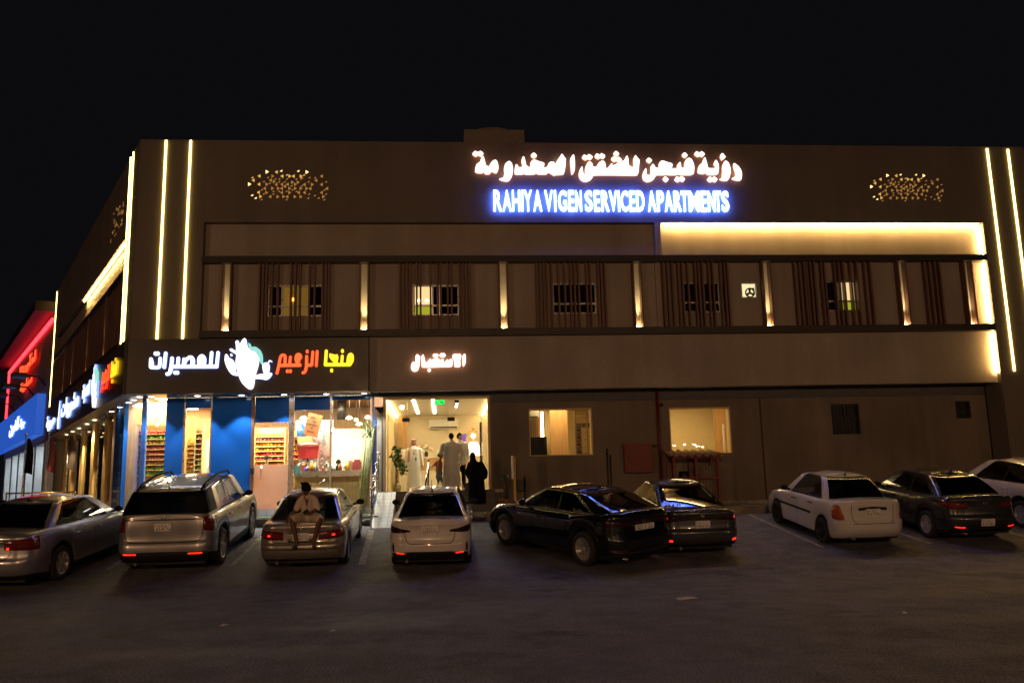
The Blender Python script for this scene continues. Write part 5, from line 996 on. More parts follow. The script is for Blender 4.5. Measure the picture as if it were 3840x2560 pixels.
def wheel(t, B, x, y, sg, rim, spokes, steel=False):
    R = B.sp['R']; w_ = .205
    b = MB(); prof = [(R*.66, -w_/2+.01), (R*.80, -w_/2), (R*.94, -w_/2+.006), (R, -w_/2+.03), (R, w_/2-.03), (R*.94, w_/2-.006), (R*.80, w_/2), (R*.66, w_/2-.01), (R*.62, 0), (R*.66, -w_/2+.01)]
    b.lathe(prof, 32, (0, 0, 0), 'x'); o = b.build('wheel', 'rubber', t, (x, y, R))
    b = MB(); r = R*.67; xo = sg*(w_/2-.012)
    b.lathe([(r, xo*.4), (r, xo), (r*.94, xo*1.02), (r*.90, xo*.93), (r*.88, xo*.4), (0, xo*.35)], 32, (0, 0, 0), 'x')
    b.lathe([(r*.20, xo*.5), (r*.19, xo*.92), (r*.1, xo*.98), (0, xo*.98)], 14, (0, 0, 0), 'x')
    for i in range(spokes):
        for dd in ((-.11, .11) if rim == 'alloy_dark' else (0,)):
            a = 2*PI*i/spokes+dd; a2 = a+(.34 if rim == 'alloy_dark' and dd > 0 else 0); hw = r*(.55/spokes+.045) if not dd else r*.05
            c, s_ = math.cos(a), math.sin(a); c2, s2 = math.cos(a2), math.sin(a2)
            A = (xo*.92, c*r*.17, s_*r*.17); Z = (xo*.97, c2*r*.92, s2*r*.92)
            V = [(A[0], A[1]-s_*hw, A[2]+c*hw), (A[0], A[1]+s_*hw, A[2]-c*hw), (Z[0], Z[1]+s2*hw*.8, Z[2]-c2*hw*.8), (Z[0], Z[1]-s2*hw*.8, Z[2]+c2*hw*.8)]
            b.add(V+[(v[0]-sg*.03, v[1], v[2]) for v in V], [(0,1,2,3),(7,6,5,4),(0,4,5,1),(1,5,6,2),(2,6,7,3),(3,7,4,0)])
    ro = b.build('rim', rim, o)
    b = MB(); b.lathe([(0, xo*.15), (r*.9, xo*.15), (r*.9, xo*.1), (0, xo*.1)], 20, (0, 0, 0), 'x'); b.build('brake', 'black', o)
def car(sp, label, x, y, yaw, group='cars parked in front of the building'):
    """origin on the ground under the rear axle, +y forward"""
    t = thing(sp['name'], label, sp.get('cat', 'car'), (0, 0, 0), 0, group)
    sl = .14 if y > -7.3 else .12; n = Vector((0, -sl, 1)).normalized(); f = Vector((-math.sin(yaw), math.cos(yaw), 0)); f = (f-n*f.dot(n)).normalized(); r = f.cross(n)
    yc = y+math.cos(yaw)*0
    k_ = sp.get('scale', 1.06); t.matrix_world = Matrix(((r.x*k_, f.x*k_, n.x*k_, x), (r.y*k_, f.y*k_, n.y*k_, y), (r.z*k_, f.z*k_, n.z*k_, zg(y)+.004), (0, 0, 0, 1)))
    B = Body(sp); ts = [0, .04, .08, .10, .14, .19, .24, .3, .36, .42, .46, .50, .54, .6, .66, .72, .78, .84, .89, .93, .965, 1]
    b = MB(); H = [B.ring(k) for k in ts]; nc = len(H[0]); tr = sp.get('trim_t', .10)
    seams = sp['seams']
    for sg in (1, -1):
        V = [(p[0]*sg, p[1], p[2]) for ring in H for p in ring]; F = []; MI = []
        for j in range(len(ts)-1):
            for i in range(nc-1):
                F.append((j*nc+i, j*nc+i+1, (j+1)*nc+i+1, (j+1)*nc+i)); MI.append(1 if ts[j+1] <= tr+1e-6 else 0)
        o = len(b.v); b.v += V
        for f_, m_ in zip(F, MI): b.f.append([k+o for k in f_]); b.m.append(m_); b.sm.append(True)
        # wheel arch lips and inner wells
        lip = [(p[0]*sg, p[1], p[2]) for p in H[0]]; inn = [((abs(p[0])-.045)*sg if abs(p[0]) > .3 else p[0], p[1], p[2]+.0) for p in lip]
        b.add(lip+inn, [(i, i+1, nc+i+1, nc+i) for i in range(nc-1)], 1, True)
        # deck: bonnet, scuttle, boot lid
        top = H[-1]; C5 = (1, .985, .95, .86, .68, .45, .22, 0); cr = sp.get('crown', .035)
        V = [(p[0]*c*sg, p[1]+(0 if abs(p[0]) > .2 else 0), p[2]+cr*(1-c**2)) for p in top for c in C5]; k = len(C5)
        b.add(V, [(i*k+j, i*k+j+1, (i+1)*k+j+1, (i+1)*k+j) for i in range(nc-1) for j in range(k-1)], 0, True)
    # greenhouse
    g = sp['gh']; GL = [0, .05, .10, .13, .3, .5, .7, .80, .85, .885, .91, .93, .95, .97, .985, 1]; NQ = sp.get('nq', 60)
    def gring(h):
        e = h; yb = g['yb0']+(g['yr0']-g['yb0'])*e-.05*math.sin(PI*e)*g.get('bulge', 1); yf = g['yb1']+(g['yr1']-g['yb1'])*e+.05*math.sin(PI*e)
        w_ = g['wb']+(g['wr']-g['wb'])*(e**1.15); 
        if h > .78: q_ = ((h-.78)/.22)**2; w_ -= .075*q_; yb += g.get('rr', .20)*q_; yf -= g.get('rf', .26)*q_
        rc = .20; rx = .20; bow = g.get('bow', .09); out = []; fc = 1-rx/w_
        for f in (0, .25, .5, .75): f *= fc; out.append((w_*f, yb+bow*f*f))
        for i in range(7): a = i/6*PI/2; f = fc+(1-fc)*math.sin(a); out.append((w_*f, yb+bow*fc*fc+(1-math.cos(a))*rc))
        ya = out[-1][1]; bf = .16; ye = yf-bf*fc*fc-.2
        for i in range(1, NQ): out.append((w_, ya+(ye-ya)*i/NQ))
        for i in range(7): a = PI/2*(1-i/6); f = fc+(1-fc)*math.sin(a); out.append((w_*f, yf-bf*fc*fc-(1-math.cos(a))*.2))
        for f in (.75, .5, .25, 0): f *= fc; out.append((w_*f, yf-bf*f*f))
        return out
    base, roof = gring(0), gring(1); ym = (g['yr0']+g['yr1'])/2; hh = (g['yr1']-g['yr0'])/2
    def zbase(y, x): return B.zt(y)+.004-.03+(sp.get('crown', .035)*(1-(x/B.wd(1))**2))
    zr = lambda y: sp['H']-.045-g.get('drop', .07)*((y-ym-g.get('peak', 0))/hh)**2
    RG = []
    for h in GL:
        ring = gring(h); R = []
        for i, (xx, yy) in enumerate(ring):
            z0 = zbase(base[i][1], base[i][0]); z1 = zr(roof[i][1]); hz = h if h < .78 else .78+.22*math.sin((h-.78)/.22*PI/2)**.9; R.append((xx, yy, z0+(z1-z0)*hz))
        RG.append(R)
    ng = len(base); i_s0, i_s1 = 10, 10+NQ
    q = lambda i: (i-i_s0)/NQ                      # 0 rear corner .. 1 front corner along the side
    sw = sp['side']                                 # list of (q0, q1) windows; dark pillars between
    def kind(i, j):
        lo, hi = GL[j], GL[j+1]
        if i < sp.get('rwc', 7):
            return 'rear' if lo >= .10-1e-6 and hi <= .93+1e-6 else ('k' if lo >= .05-1e-6 and hi <= .97 and g.get('kr', 1) else 'p')
        if i >= ng-1-7: return 'front' if lo >= .05-1e-6 and hi <= .93 else 'p'
        qa = q(i+.5)
        if sp.get('wrap') and qa < sp['wrap'][0]: return 'k' if lo >= .10-1e-6 and hi <= .91+1e-6 else 'p'
        if sp.get('wrap') and qa < sp['wrap'][1]: return 'p'
        if .10-1e-6 <= lo and hi <= .885+1e-6:
            for n_, (a, c, kk, rk) in enumerate(sw):
                # slanted rear edge: the window narrows towards the roof by rk
                if a+rk*((lo+hi)/2) <= qa < c-kk*((lo+hi)/2): return 's%d' % n_
            if sw[0][0]+sw[0][3]*((lo+hi)/2) <= qa < sw[-1][1]-sw[-1][2]*((lo+hi)/2): return 'k'
        if .05 <= lo+1e-6 and hi <= .93 and sw[0][0]-.012 <= qa < sw[-1][1]+.01: return 'ch' if sp.get('chrome') else 'k'
        return 'p'
    panes = {}
    for sg in (1, -1):
        V = [(p[0]*sg, p[1], p[2]) for R in RG for p in R]
        for j in range(len(GL)-1):
            for i in range(ng-1):
                kd = kind(i, j); F = [(0, 1, 2, 3)]; Q = [V[j*ng+i], V[j*ng+i+1], V[(j+1)*ng+i+1], V[(j+1)*ng+i]]
                if kd in ('p', 'k', 'ch'): b.add(Q, F, {'p': 0, 'k': 1, 'ch': 2}[kd], True)
                else: panes.setdefault(kd if kd in ('rear', 'front') else (kd, sg), MB()).add(Q, F, 0, True)
        top = RG[-1]; C4 = (1, .96, .85, .6, .3, 0)
        V = [(p[0]*c*sg, p[1], p[2]+.045*(1-c**2)) for p in top for c in C4]; k = len(C4)
        b.add(V, [(i*k+j, i*k+j+1, (i+1)*k+j+1, (i+1)*k+j) for i in range(ng-1) for j in range(k-1)], 0, True)
    bo = b.build('body', [sp['paint'], 'trim', 'chrome'], t)
    for kd, mb in panes.items():
        nme = 'rear_window' if kd == 'rear' else 'windscreen' if kd == 'front' else 'side_window'
        mb.build(nme, sp.get('rear_glass', 'car_limo') if kd == 'rear' else 'car_glass' if kd == 'front' else sp.get('side_glass', 'car_glass'), t)
    # floor pan, wells, cabin
    part('underbody', 'black', t, lambda b: (b.box(-B.W*.80, B.W*.80, B.yr+.25, B.yf-.25, .19, .42), b.box(-B.W*.66, B.W*.66, B.yr+.3, B.yf-.3, .3, .72)))
    cy = g['yb0']+.35
    def seats(b):
        for sx in (-.36, .36):
            fy_ = g['yb1']-1.35; b.box(sx-.24, sx+.24, fy_, fy_+.5, .45, .62); b.box(sx-.24, sx+.24, fy_-.10, fy_+.06, .5, 1.02); b.box(sx-.12, sx+.12, fy_-.08, fy_+.02, 1.04, 1.24)
        ry_ = max(g['yb0']+.45, g['yb1']-2.35); b.box(-.62, .62, ry_, ry_+.45, .42, .6); b.box(-.62, .62, ry_-.12, ry_+.04, .5, 1.0); b.box(-.66, .66, g['yb1']-.55, g['yb1']-.1, .6, .92)
    part('seats', 'cabin', t, seats)
    for yw in (0, sp['wb']):
        for sg in (1, -1): wheel(t, B, sg*(B.W-.115), yw, sg, sp.get('rim', 'alloy'), sp.get('spokes', 7))
    # tail lights, reflectors
    for sg in (1, -1):
        for (nme, m_, u0, u1, zz) in sp['lamps']:
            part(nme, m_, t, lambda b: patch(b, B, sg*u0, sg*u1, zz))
        for ys_ in seams:
            part('door_seam', 'seam', t, lambda b: b.add([B.side(ys_+dy+(z-.6)*.0, z, sg, .0015) for z in [sp['seam_z'][0]+(sp['seam_z'][1]-sp['seam_z'][0])*k/8 for k in range(9)] for dy in (-.006, .006)], [(2*k, 2*k+1, 2*k+3, 2*k+2) for k in range(8)]))
        for yh, zh in sp['handles']:
            part('door_handle', sp.get('handle_m', sp['paint']), t, lambda b: b.tube([B.side(yh-.11, zh, sg, -.005), B.side(yh-.08, zh+.004, sg, .03), B.side(yh+.06, zh+.008, sg, .032), B.side(yh+.10, zh+.008, sg, -.005)], .014, 8))
        my, mz = g['yb1']-.52, B.zt(g['yb1']-.52)+.06
        part('mirror', sp.get('mirror_m', 'trim'), t, lambda b: (b.ball((sg*(B.W+.05), my, mz+.03), (.10, .06, .07), 14), b.tube([(sg*(B.W-.12), my+.03, mz-.03), (sg*(B.W+.0), my, mz+.0)], .028, 8)))
        if sp.get('moulding'):
            z0, z1, y0, y1 = sp['moulding']
            part('side_moulding', 'trim', t, lambda b: b.add([B.side(y0+(y1-y0)*k/20, z, sg, .012) for k in range(21) for z in (z0, z1)], [(2*k, 2*k+2, 2*k+3, 2*k+1) for k in range(20)]))
        if sp.get('rails'):
            y0, y1 = g['yr0']+.25, g['yr1']-.15; xr = g['wr']-.09
            part('roof_rail', 'trim', t, lambda b: (b.tube([(sg*xr, y0-.1, zr(y0)+.0), (sg*xr, y0+.12, zr(y0)+.085), (sg*xr, (y0+y1)/2, sp['H']+.055), (sg*xr, y1-.1, zr(y1)+.085), (sg*xr, y1+.1, zr(y1)+.0)], .024, 8), b.box(sg*xr-.02, sg*xr+.02, y0+.1, y0+.35, zr(y0)-.03, zr(y0)+.07)))
    if sp.get('lid'):
        w_, z0, z1 = sp['lid']
        def lid(b):
            P = [(-w_, z1), (-w_*.97, z0+.12), (-w_*.86, z0+.02), (-w_*.7, z0), (0, z0-.004), (w_*.7, z0), (w_*.86, z0+.02), (w_*.97, z0+.12), (w_, z1)]; P = smooth_line(P, 4); V = []
            for i, (u, z) in enumerate(P):
                d = Vector((P[min(i+1, len(P)-1)][0]-P[max(i-1, 0)][0], P[min(i+1, len(P)-1)][1]-P[max(i-1, 0)][1])).normalized()*.007
                V += [B.surf(u-d.y, z+d.x, .002), B.surf(u+d.y, z-d.x, .002)]
            b.add(V, [(2*k, 2*k+1, 2*k+3, 2*k+2) for k in range(len(P)-1)])
        part('boot_seam', 'seam', t, lid)
    for (nme, m_, u0, u1, zz, off) in sp.get('rear', []):
        part(nme, m_, t, lambda b: patch(b, B, u0, u1, zz, off, 16, 3))
    # number plate
    pw, ph, pz = sp['plate']; pu = sp.get('plate_u', 0); py = min(B.surf(pu+s_*pw/2, pz+e*ph/2, .012).y for s_ in (-1, 1) for e in (-1, 1))
    po = part('number_plate', 'plate', t, lambda b: b.box(pu-pw/2, pu+pw/2, py-.012, py+.03, pz-ph/2, pz+ph/2))
    fr = lambda X, Y, Z: (X, py-.0135+Y, Z); tx = sp['ptext']
    def ink(b):
        if pw < .4:
            b.box(pu-pw*.48, pu+pw*.42, py-.0132, py-.0125, pz-.0025, pz+.0025); b.box(pu+.035, pu+.040, py-.0133, py-.0124, pz-ph*.47, pz+ph*.47)
            for s_, x0, x1, z0, z1 in ((tx[0], -.15, .02, .012, .062), (tx[1], .05, .13, .012, .062), (tx[2], -.15, .02, -.062, -.012), (tx[3], .05, .13, -.062, -.012)): put_text(b, s_, 1, fr, 0, .012, 0, (pu+x0, pu+x1, pz+z0, pz+z1))
            b.box(pu+.14, pu+.16, py-.0134, py-.0126, pz-.065, pz-.03)
        else:
            for s_, x0, x1, z0, z1 in ((tx[0], -.24, -.08, .006, .045), (tx[2], -.24, -.08, -.045, -.006), (tx[1], .08, .2, .006, .045), (tx[3], .08, .2, -.045, -.006)): put_text(b, s_, 1, fr, 0, .012, 0, (pu+x0, pu+x1, pz+z0, pz+z1))
            b.lathe([(0, -.0005), (.016, -.0005), (.016, .0005), (0, .0005)], 12, (pu, py-.013, pz+.02), 'y'); b.box(pu-.012, pu+.012, py-.0136, py-.0126, pz-.035, pz-.012)
    part('plate_text', 'plate_ink', po, ink)
    if 'badge' in sp:
        bz = sp['badge']; by = B.surf(0, bz, .004)
        part('badge', 'chrome', t, lambda b: b.lathe([(.028, -.004), (.036, -.008), (.044, -.004), (.044, .01), (.028, .01)], 20, (0, by.y, bz), 'y'))
    ay = g['yr0']+.14
    if sp.get('antenna') == 'rod': part('antenna', 'black', t, lambda b: (b.tube([(0, ay, zr(ay)+.03), (0, ay+.02, zr(ay)+.075)], .02, 8), b.tube([(0, ay+.02, zr(ay)+.06), (0, ay-.22, zr(ay)+.32)], .006, 6)))
    elif sp.get('antenna') == 'fin': part('antenna', 'trim', t, lambda b: b.add([(-.03, ay-.03, zr(ay)+.03), (.03, ay-.03, zr(ay)+.03), (0, ay+.15, zr(ay)+.04), (-.008, ay-.02, zr(ay)+.11), (.008, ay-.02, zr(ay)+.11)], [(0,1,2),(0,1,4,3),(1,2,4),(2,0,3),(2,3,4)]))
    if sp.get('lamp_bar'): pass
    part('headlight', 'lens_clear', t, lambda b: [b.ball((sg*(B.W-.32), B.yf-.30, B.zt(B.yf-.3)-.13), (.2, .12, .08), 12) for sg in (1, -1)])
    part('exhaust', 'steel', t, lambda b: b.tube([(-B.W*.55, B.yr+.5, .25), (-B.W*.55, B.yr+.05, .24)], .03, 10))
    return t, B
def sedan(**k):
    d = dict(name='sedan', W=1.80, wb=2.70, ro=1.03, fo=.92, R=.325, H=1.52, top=[(-1.03,1.02),(-.9,1.045),(-.2,1.03),(.3,.985),(1.4,.955),(2.2,.945),(2.6,.90),(3.2,.80),(3.62,.66)], paint='p_silver',
        gh=dict(yb0=-.50, yb1=2.42, yr0=.12, yr1=1.52, wb=.80, wr=.57, drop=.055), side=[(.07,.44,0,.06),(.455,.83,.0,0)], seams=(.28, 1.22, 2.25), seam_z=(.30, .95), handles=((.52,.86),(1.42,.84)), plate=(.335,.155,.78), ptext=('١٢٣٤','ا ب','1234','A B'), lamps=[], lid=(.55,.62,.98), badge=.93, antenna='fin')
    d.update(k); return d
OLD = [(0,.14),(.10,.05),(.22,.0),(.44,.0),(.50,.05),(.56,.06),(.8,.08),(.93,.07),(1,.10)]
camry_sp = sedan(paint='p_champagne', W=1.78, wb=2.67, ro=1.05, R=.31, H=1.50, top=[(-1.05,1.0),(-.9,1.02),(-.3,1.0),(.3,.97),(1.4,.93),(2.2,.92),(2.6,.88),(3.2,.78),(3.6,.66)], rprof=OLD, rim='alloy', gh=dict(yb0=-.52, yb1=2.42, yr0=.18, yr1=1.48, wb=.78, wr=.56, drop=.05), side_glass='car_glass', rear_glass='car_tint',
    lamps=[('tail_light','lens_red',.36,1.06,[(.70,.86),(.70,.88),(.72,.885),(.74,.88)]), ('lamp_glow','tail_glow',.62,.70,[(.755,.815),(.755,.815)]), ('indicator','lens_amber',.98,1.13,[(.725,.885),(.745,.875)])], rear=[('bumper_line','trim',-.78,.78,[(.505,.525),(.505,.525)],.006), ('plate_recess','p_champagne',-.27,.27,[(.66,.86),(.66,.86)],.010)], plate=(.335,.155,.765), ptext=('٨٨٤','ط ا','884','T A'), lid=(.66,.655,.97), badge=.945, antenna=None, mirror_m='trim', trim_t=.04)  # red glint put into the unlit tail lamp as emission
accent_sp = sedan(paint='p_white', W=1.73, wb=2.6, ro=.96, fo=.84, R=.31, H=1.52, top=[(-.96,1.03),(-.85,1.05),(-.3,1.03),(.3,.99),(1.4,.95),(2.1,.935),(2.5,.88),(3.1,.77),(3.44,.66)], gh=dict(yb0=-.42, yb1=2.35, yr0=.20, yr1=1.5, wb=.765, wr=.555, drop=.055),
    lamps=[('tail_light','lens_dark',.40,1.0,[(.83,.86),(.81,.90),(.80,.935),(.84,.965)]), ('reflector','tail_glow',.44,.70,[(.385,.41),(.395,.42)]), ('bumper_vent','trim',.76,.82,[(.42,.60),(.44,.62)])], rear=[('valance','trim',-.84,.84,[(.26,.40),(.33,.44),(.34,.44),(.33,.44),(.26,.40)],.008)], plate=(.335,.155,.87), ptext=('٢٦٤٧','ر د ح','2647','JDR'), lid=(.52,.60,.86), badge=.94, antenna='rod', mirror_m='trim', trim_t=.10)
black_sp = sedan(name='coupe_sedan', paint='p_black', W=1.87, wb=2.80, ro=1.0, fo=.95, R=.36, H=1.54, top=[(-1.0,1.14),(-.85,1.165),(-.3,1.12),(.3,1.07),(1.4,1.03),(2.3,1.02),(2.7,.98),(3.3,.88),(3.75,.70)], gh=dict(yb0=-.80, yb1=2.52, yr0=.30, yr1=1.62, wb=.83, wr=.60, drop=.05, peak=.1), side=[(.10,.215,0,.10),(.225,.52,0,.0),(.535,.86,0,0)], side_glass='car_limo', chrome=True, rim='alloy_dark', spokes=5,
    lamps=[('tail_light','lens_dark',.30,1.02,[(.90,1.0),(.88,1.03),(.90,1.05)]), ('reflector','lens_red',.50,.92,[(.42,.445),(.43,.455)])], rear=[('chrome_strip','chrome',-.86,.86,[(.40,.425),(.36,.38),(.36,.38),(.40,.425)],.014), ('valance','trim',-.84,.84,[(.26,.37),(.26,.36),(.26,.37)],.006), ('lamp_bar','lens_dark',-.32,.32,[(.95,1.0),(.95,1.0)],.006)], plate=(.52,.11,.86), ptext=('٤٤٥١','ن م','4451','N M'), lid=(.60,.62,.9), badge=.98, antenna='fin', trim_t=.12, handles=((.55,.86),(1.5,.84)), handle_m='p_black', mirror_m='p_black')
sonata_sp = sedan(paint='p_slate', W=1.86, wb=2.84, ro=1.10, fo=.95, R=.33, H=1.51, top=[(-1.1,1.05),(-.95,1.07),(-.3,1.02),(.3,.985),(1.4,.95),(2.3,.94),(2.7,.89),(3.3,.78),(3.78,.66)], scale=1.02, gh=dict(yb0=-.68, yb1=2.5, yr0=.60, yr1=1.6, wb=.83, wr=.58, drop=.055), side_glass='car_glass', rear_glass='car_limo',
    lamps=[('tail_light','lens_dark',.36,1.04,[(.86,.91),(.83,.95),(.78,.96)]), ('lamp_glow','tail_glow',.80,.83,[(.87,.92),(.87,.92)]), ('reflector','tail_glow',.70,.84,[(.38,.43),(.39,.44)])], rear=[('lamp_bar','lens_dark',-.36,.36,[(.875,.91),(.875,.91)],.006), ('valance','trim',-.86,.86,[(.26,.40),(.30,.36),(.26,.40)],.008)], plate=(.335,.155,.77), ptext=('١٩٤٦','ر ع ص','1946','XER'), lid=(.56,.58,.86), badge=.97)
accent06_sp = sedan(paint='p_white_old', W=1.695, wb=2.5, ro=.93, fo=.85, R=.295, H=1.54, top=[(-.93,1.03),(-.8,1.055),(-.3,1.035),(.3,1.0),(1.4,.96),(2.1,.945),(2.5,.89),(3.0,.79),(3.35,.68)], rprof=OLD, rc=.34, gh=dict(yb0=-.30, yb1=2.32, yr0=.22, yr1=1.5, wb=.755, wr=.55, drop=.05), side=[(.06,.42,0,.05),(.44,.85,0,0)], rim='dark_metal', spokes=9, rear_glass='car_tint', side_glass='car_glass', handle_m='trim', moulding=(.60,.66,.45,2.2), trim_t=.02,
    lamps=[('tail_light','lens_amber',.66,.97,[(.66,.72),(.645,.93),(.64,.985),(.65,.98),(.67,.95)])], rear=[('plate_recess','trim',-.34,.34,[(.86,.92),(.88,.95),(.86,.92)],.008), ('bumper_line','seam',-.78,.78,[(.575,.585),(.575,.585)],.002)], plate=(.335,.155,.82), ptext=('٥٦١','ح ب','561','HB'), lid=(.50,.58,1.0), badge=None, antenna='rod'); accent06_sp.pop('badge')
elantra_sp = sedan(paint='p_dark', W=1.80, wb=2.70, ro=1.0, fo=.88, R=.32, H=1.52, top=[(-1.0,1.05),(-.88,1.07),(-.3,1.03),(.3,.99),(1.4,.95),(2.2,.94),(2.6,.88),(3.2,.77),(3.57,.66)], gh=dict(yb0=-.60, yb1=2.45, yr0=.12, yr1=1.55, wb=.80, wr=.57, drop=.055), side_glass='car_tint', spokes=8,
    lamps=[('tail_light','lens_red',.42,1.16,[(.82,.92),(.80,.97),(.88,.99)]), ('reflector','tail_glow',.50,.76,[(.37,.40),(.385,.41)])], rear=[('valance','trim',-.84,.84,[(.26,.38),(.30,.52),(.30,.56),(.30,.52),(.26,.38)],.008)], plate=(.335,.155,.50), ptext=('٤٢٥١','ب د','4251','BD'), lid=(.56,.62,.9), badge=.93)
taurus_sp = sedan(name='large_sedan', paint='p_grey', W=1.93, wb=2.87, ro=1.22, fo=1.0, R=.35, H=1.58, top=[(-1.22,1.08),(-1.05,1.12),(-.3,1.10),(.3,1.06),(1.4,1.02),(2.3,1.0),(2.7,.95),(3.3,.86),(3.87,.74)], gh=dict(yb0=-.52, yb1=2.6, yr0=.22, yr1=1.65, wb=.85, wr=.60, drop=.06), side=[(.06,.135,0,.06),(.145,.46,0,0),(.48,.86,0,0)], side_glass='car_tint', spokes=6, chrome=True, handle_m='chrome',
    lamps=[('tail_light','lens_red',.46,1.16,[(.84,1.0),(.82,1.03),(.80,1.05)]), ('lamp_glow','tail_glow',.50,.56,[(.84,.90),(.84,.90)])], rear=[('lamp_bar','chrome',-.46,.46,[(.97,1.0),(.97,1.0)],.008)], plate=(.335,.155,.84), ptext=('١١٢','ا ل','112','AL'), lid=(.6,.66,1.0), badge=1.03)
suv_sp = sedan(name='suv', cat='suv', paint='p_silver', W=2.0, wb=2.86, ro=1.06, fo=.98, R=.385, H=1.82, n=80, crown=.03, top=[(-1.06,1.20),(-.9,1.22),(0,1.20),(1.4,1.15),(2.2,1.14),(2.6,1.12),(3.2,1.05),(3.8,.88)], rprof=[(0,.14),(.08,.04),(.2,.0),(.40,.02),(.46,.07),(.55,.085),(.8,.10),(1,.13)], rc=.26, rx=.30, bow=.05,
    gh=dict(yb0=-.93, yb1=2.62, yr0=-.70, yr1=1.88, rr=.10, wb=.92, wr=.75, drop=.07, bow=.07, bulge=.3, peak=.35), side=[(.255,.545,0,.0),(.56,.87,0,0)], wrap=(.15,.245), rwc=8, seams=(.42,1.30,2.35), seam_z=(.34,1.12), handles=((.58,1.0),(1.52,.98)), rails=True, side_glass='car_glass', rear_glass='car_limo', trim_t=.19, spokes=5,
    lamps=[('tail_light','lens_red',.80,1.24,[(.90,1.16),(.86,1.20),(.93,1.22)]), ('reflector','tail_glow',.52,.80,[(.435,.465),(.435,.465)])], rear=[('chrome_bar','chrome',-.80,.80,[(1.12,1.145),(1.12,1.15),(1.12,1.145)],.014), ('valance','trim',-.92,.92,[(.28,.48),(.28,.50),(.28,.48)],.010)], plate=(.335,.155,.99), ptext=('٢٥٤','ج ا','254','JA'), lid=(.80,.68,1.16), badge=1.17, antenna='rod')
white_sp = dict(suv_sp); white_sp.pop('wrap'); white_sp.update(name='crossover', cat='car', paint='p_white', W=1.85, H=1.62, R=.34, top=[(-1.0,1.12),(-.9,1.14),(0,1.10),(1.4,1.05),(2.2,1.03),(2.6,1.0),(3.2,.92),(3.8,.78)], gh=dict(yb0=-.85, yb1=2.5, yr0=-.35, yr1=1.6, wb=.82, wr=.60, drop=.08, bow=.07, bulge=.3, peak=.2), side=[(.06,.47,0,.05),(.49,.87,0,0)], wb=2.65, ro=.92, rails=False, spokes=9, side_glass='car_tint', plate=(.335,.155,.8), lamps=[('tail_light','lens_red',.62,1.1,[(.84,1.0),(.86,1.04)])], rear=[], handles=((.52,.92),(1.45,.9)))
car(taurus_sp, 'silver grey large sedan cut by the left edge of the photo', .40, -6.95, -.13)
car(suv_sp, 'silver suv with black roof rails parked in front of the blue panels', 3.46, -5.95, .0)
camry, CB = car(camry_sp, 'old champagne sedan with a young man sitting on its boot', 6.48, -6.22, .0)
car(accent_sp, 'clean white sedan parked in front of the lobby entrance', 9.32, -6.55, -.03)
car(black_sp, 'glossy black sedan with a sloping roof, parked at an angle', 13.5, -6.85, .55)
car(sonata_sp, 'dark grey sedan half hidden behind the glossy black sedan', 15.5, -5.95, .04)
car(accent06_sp, 'older white sedan with orange tail lights and black door mouldings', 19.83, -5.65, .03)
car(elantra_sp, 'dark sedan with yellow reflections in its rear window, beside the older white sedan', 22.75, -5.4, .06)
car(white_sp, 'white crossover cut by the right edge of the photo', 25.9, -4.6, .05)
dk = dict(accent06_sp); dk.update(paint='red', name='sedan'); car(dk, 'dark red car mostly hidden behind the silver grey large sedan at the left edge', -2.75, -5.0, .0)
# ------------------------------------------------------------------ people
def fuse(b, name, m, parent=None, vox=.011, sm=4):
    """fuse overlapping limbs into one continuous skin"""
    o = b.build('tmp', m, None, weld=False)
    r = o.modifiers.new('r', 'REMESH'); r.mode = 'VOXEL'; r.voxel_size = vox; r.use_smooth_shade = True
    s = o.modifiers.new('s', 'SMOOTH'); s.iterations = sm; s.factor = .5
    dg = bpy.context.evaluated_depsgraph_get(); me = bpy.data.meshes.new_from_object(o.evaluated_get(dg)); me.name = name
    for p in me.polygons: p.use_smooth = True
    bpy.data.objects.remove(o); return link(name, me, parent)
def V3(*a): return Vector(a)
def limb(b, pts, rs): 
    for (p, r0), (q_, r1) in zip(zip(pts, rs), zip(pts[1:], rs[1:])): b.caps(p, r0, q_, r1, 12)
def head(b, c, face, r=.075):
    """skull, jaw, nose, ears; face = unit direction the person looks"""
    f = Vector(face).normalized(); s_ = f.cross(V3(0, 0, 1)).normalized(); u = s_.cross(f)
    c = Vector(c); b.ball(c+u*.02, (r*1.03, r*1.12, r*1.3), 14); b.caps(c+f*.03-u*.03, .055, c+f*.045-u*.085, .036, 10); b.caps(c+f*.078+u*.012, .010, c+f*.098-u*.02, .014, 8)
    b.caps(c+f*.075-u*.055, .016, c+f*.07-u*.075, .016, 8)
    for k in (-1, 1): b.ball(c+s_*(k*.078)-u*.005-f*.005, (.02, .02, .032), 8); b.ball(c+s_*(k*.045)+f*.05-u*.02, .028, 8)
    return f, s_, u
def eyes(t, c, fr):
    f, s_, u = fr; c = Vector(c)
    part('eyes', 'black', t, lambda b: [b.ball(c+s_*(k*.03)+f*.078+u*.018, (.012, .012, .007), 8) for k in (-1, 1)]); part('eyebrows', 'hair', t, lambda b: [b.caps(c+s_*(k*.017)+f*.083+u*.038, .005, c+s_*(k*.05)+f*.072+u*.038, .004, 6) for k in (-1, 1)]); part('mouth', 'lips', t, lambda b: b.caps(c+f*.09-u*.05+s_*.018, .006, c+f*.09-u*.05-s_*.018, .006, 6))
M['lips'] = mat('lips', (.30, .10, .08), .5)
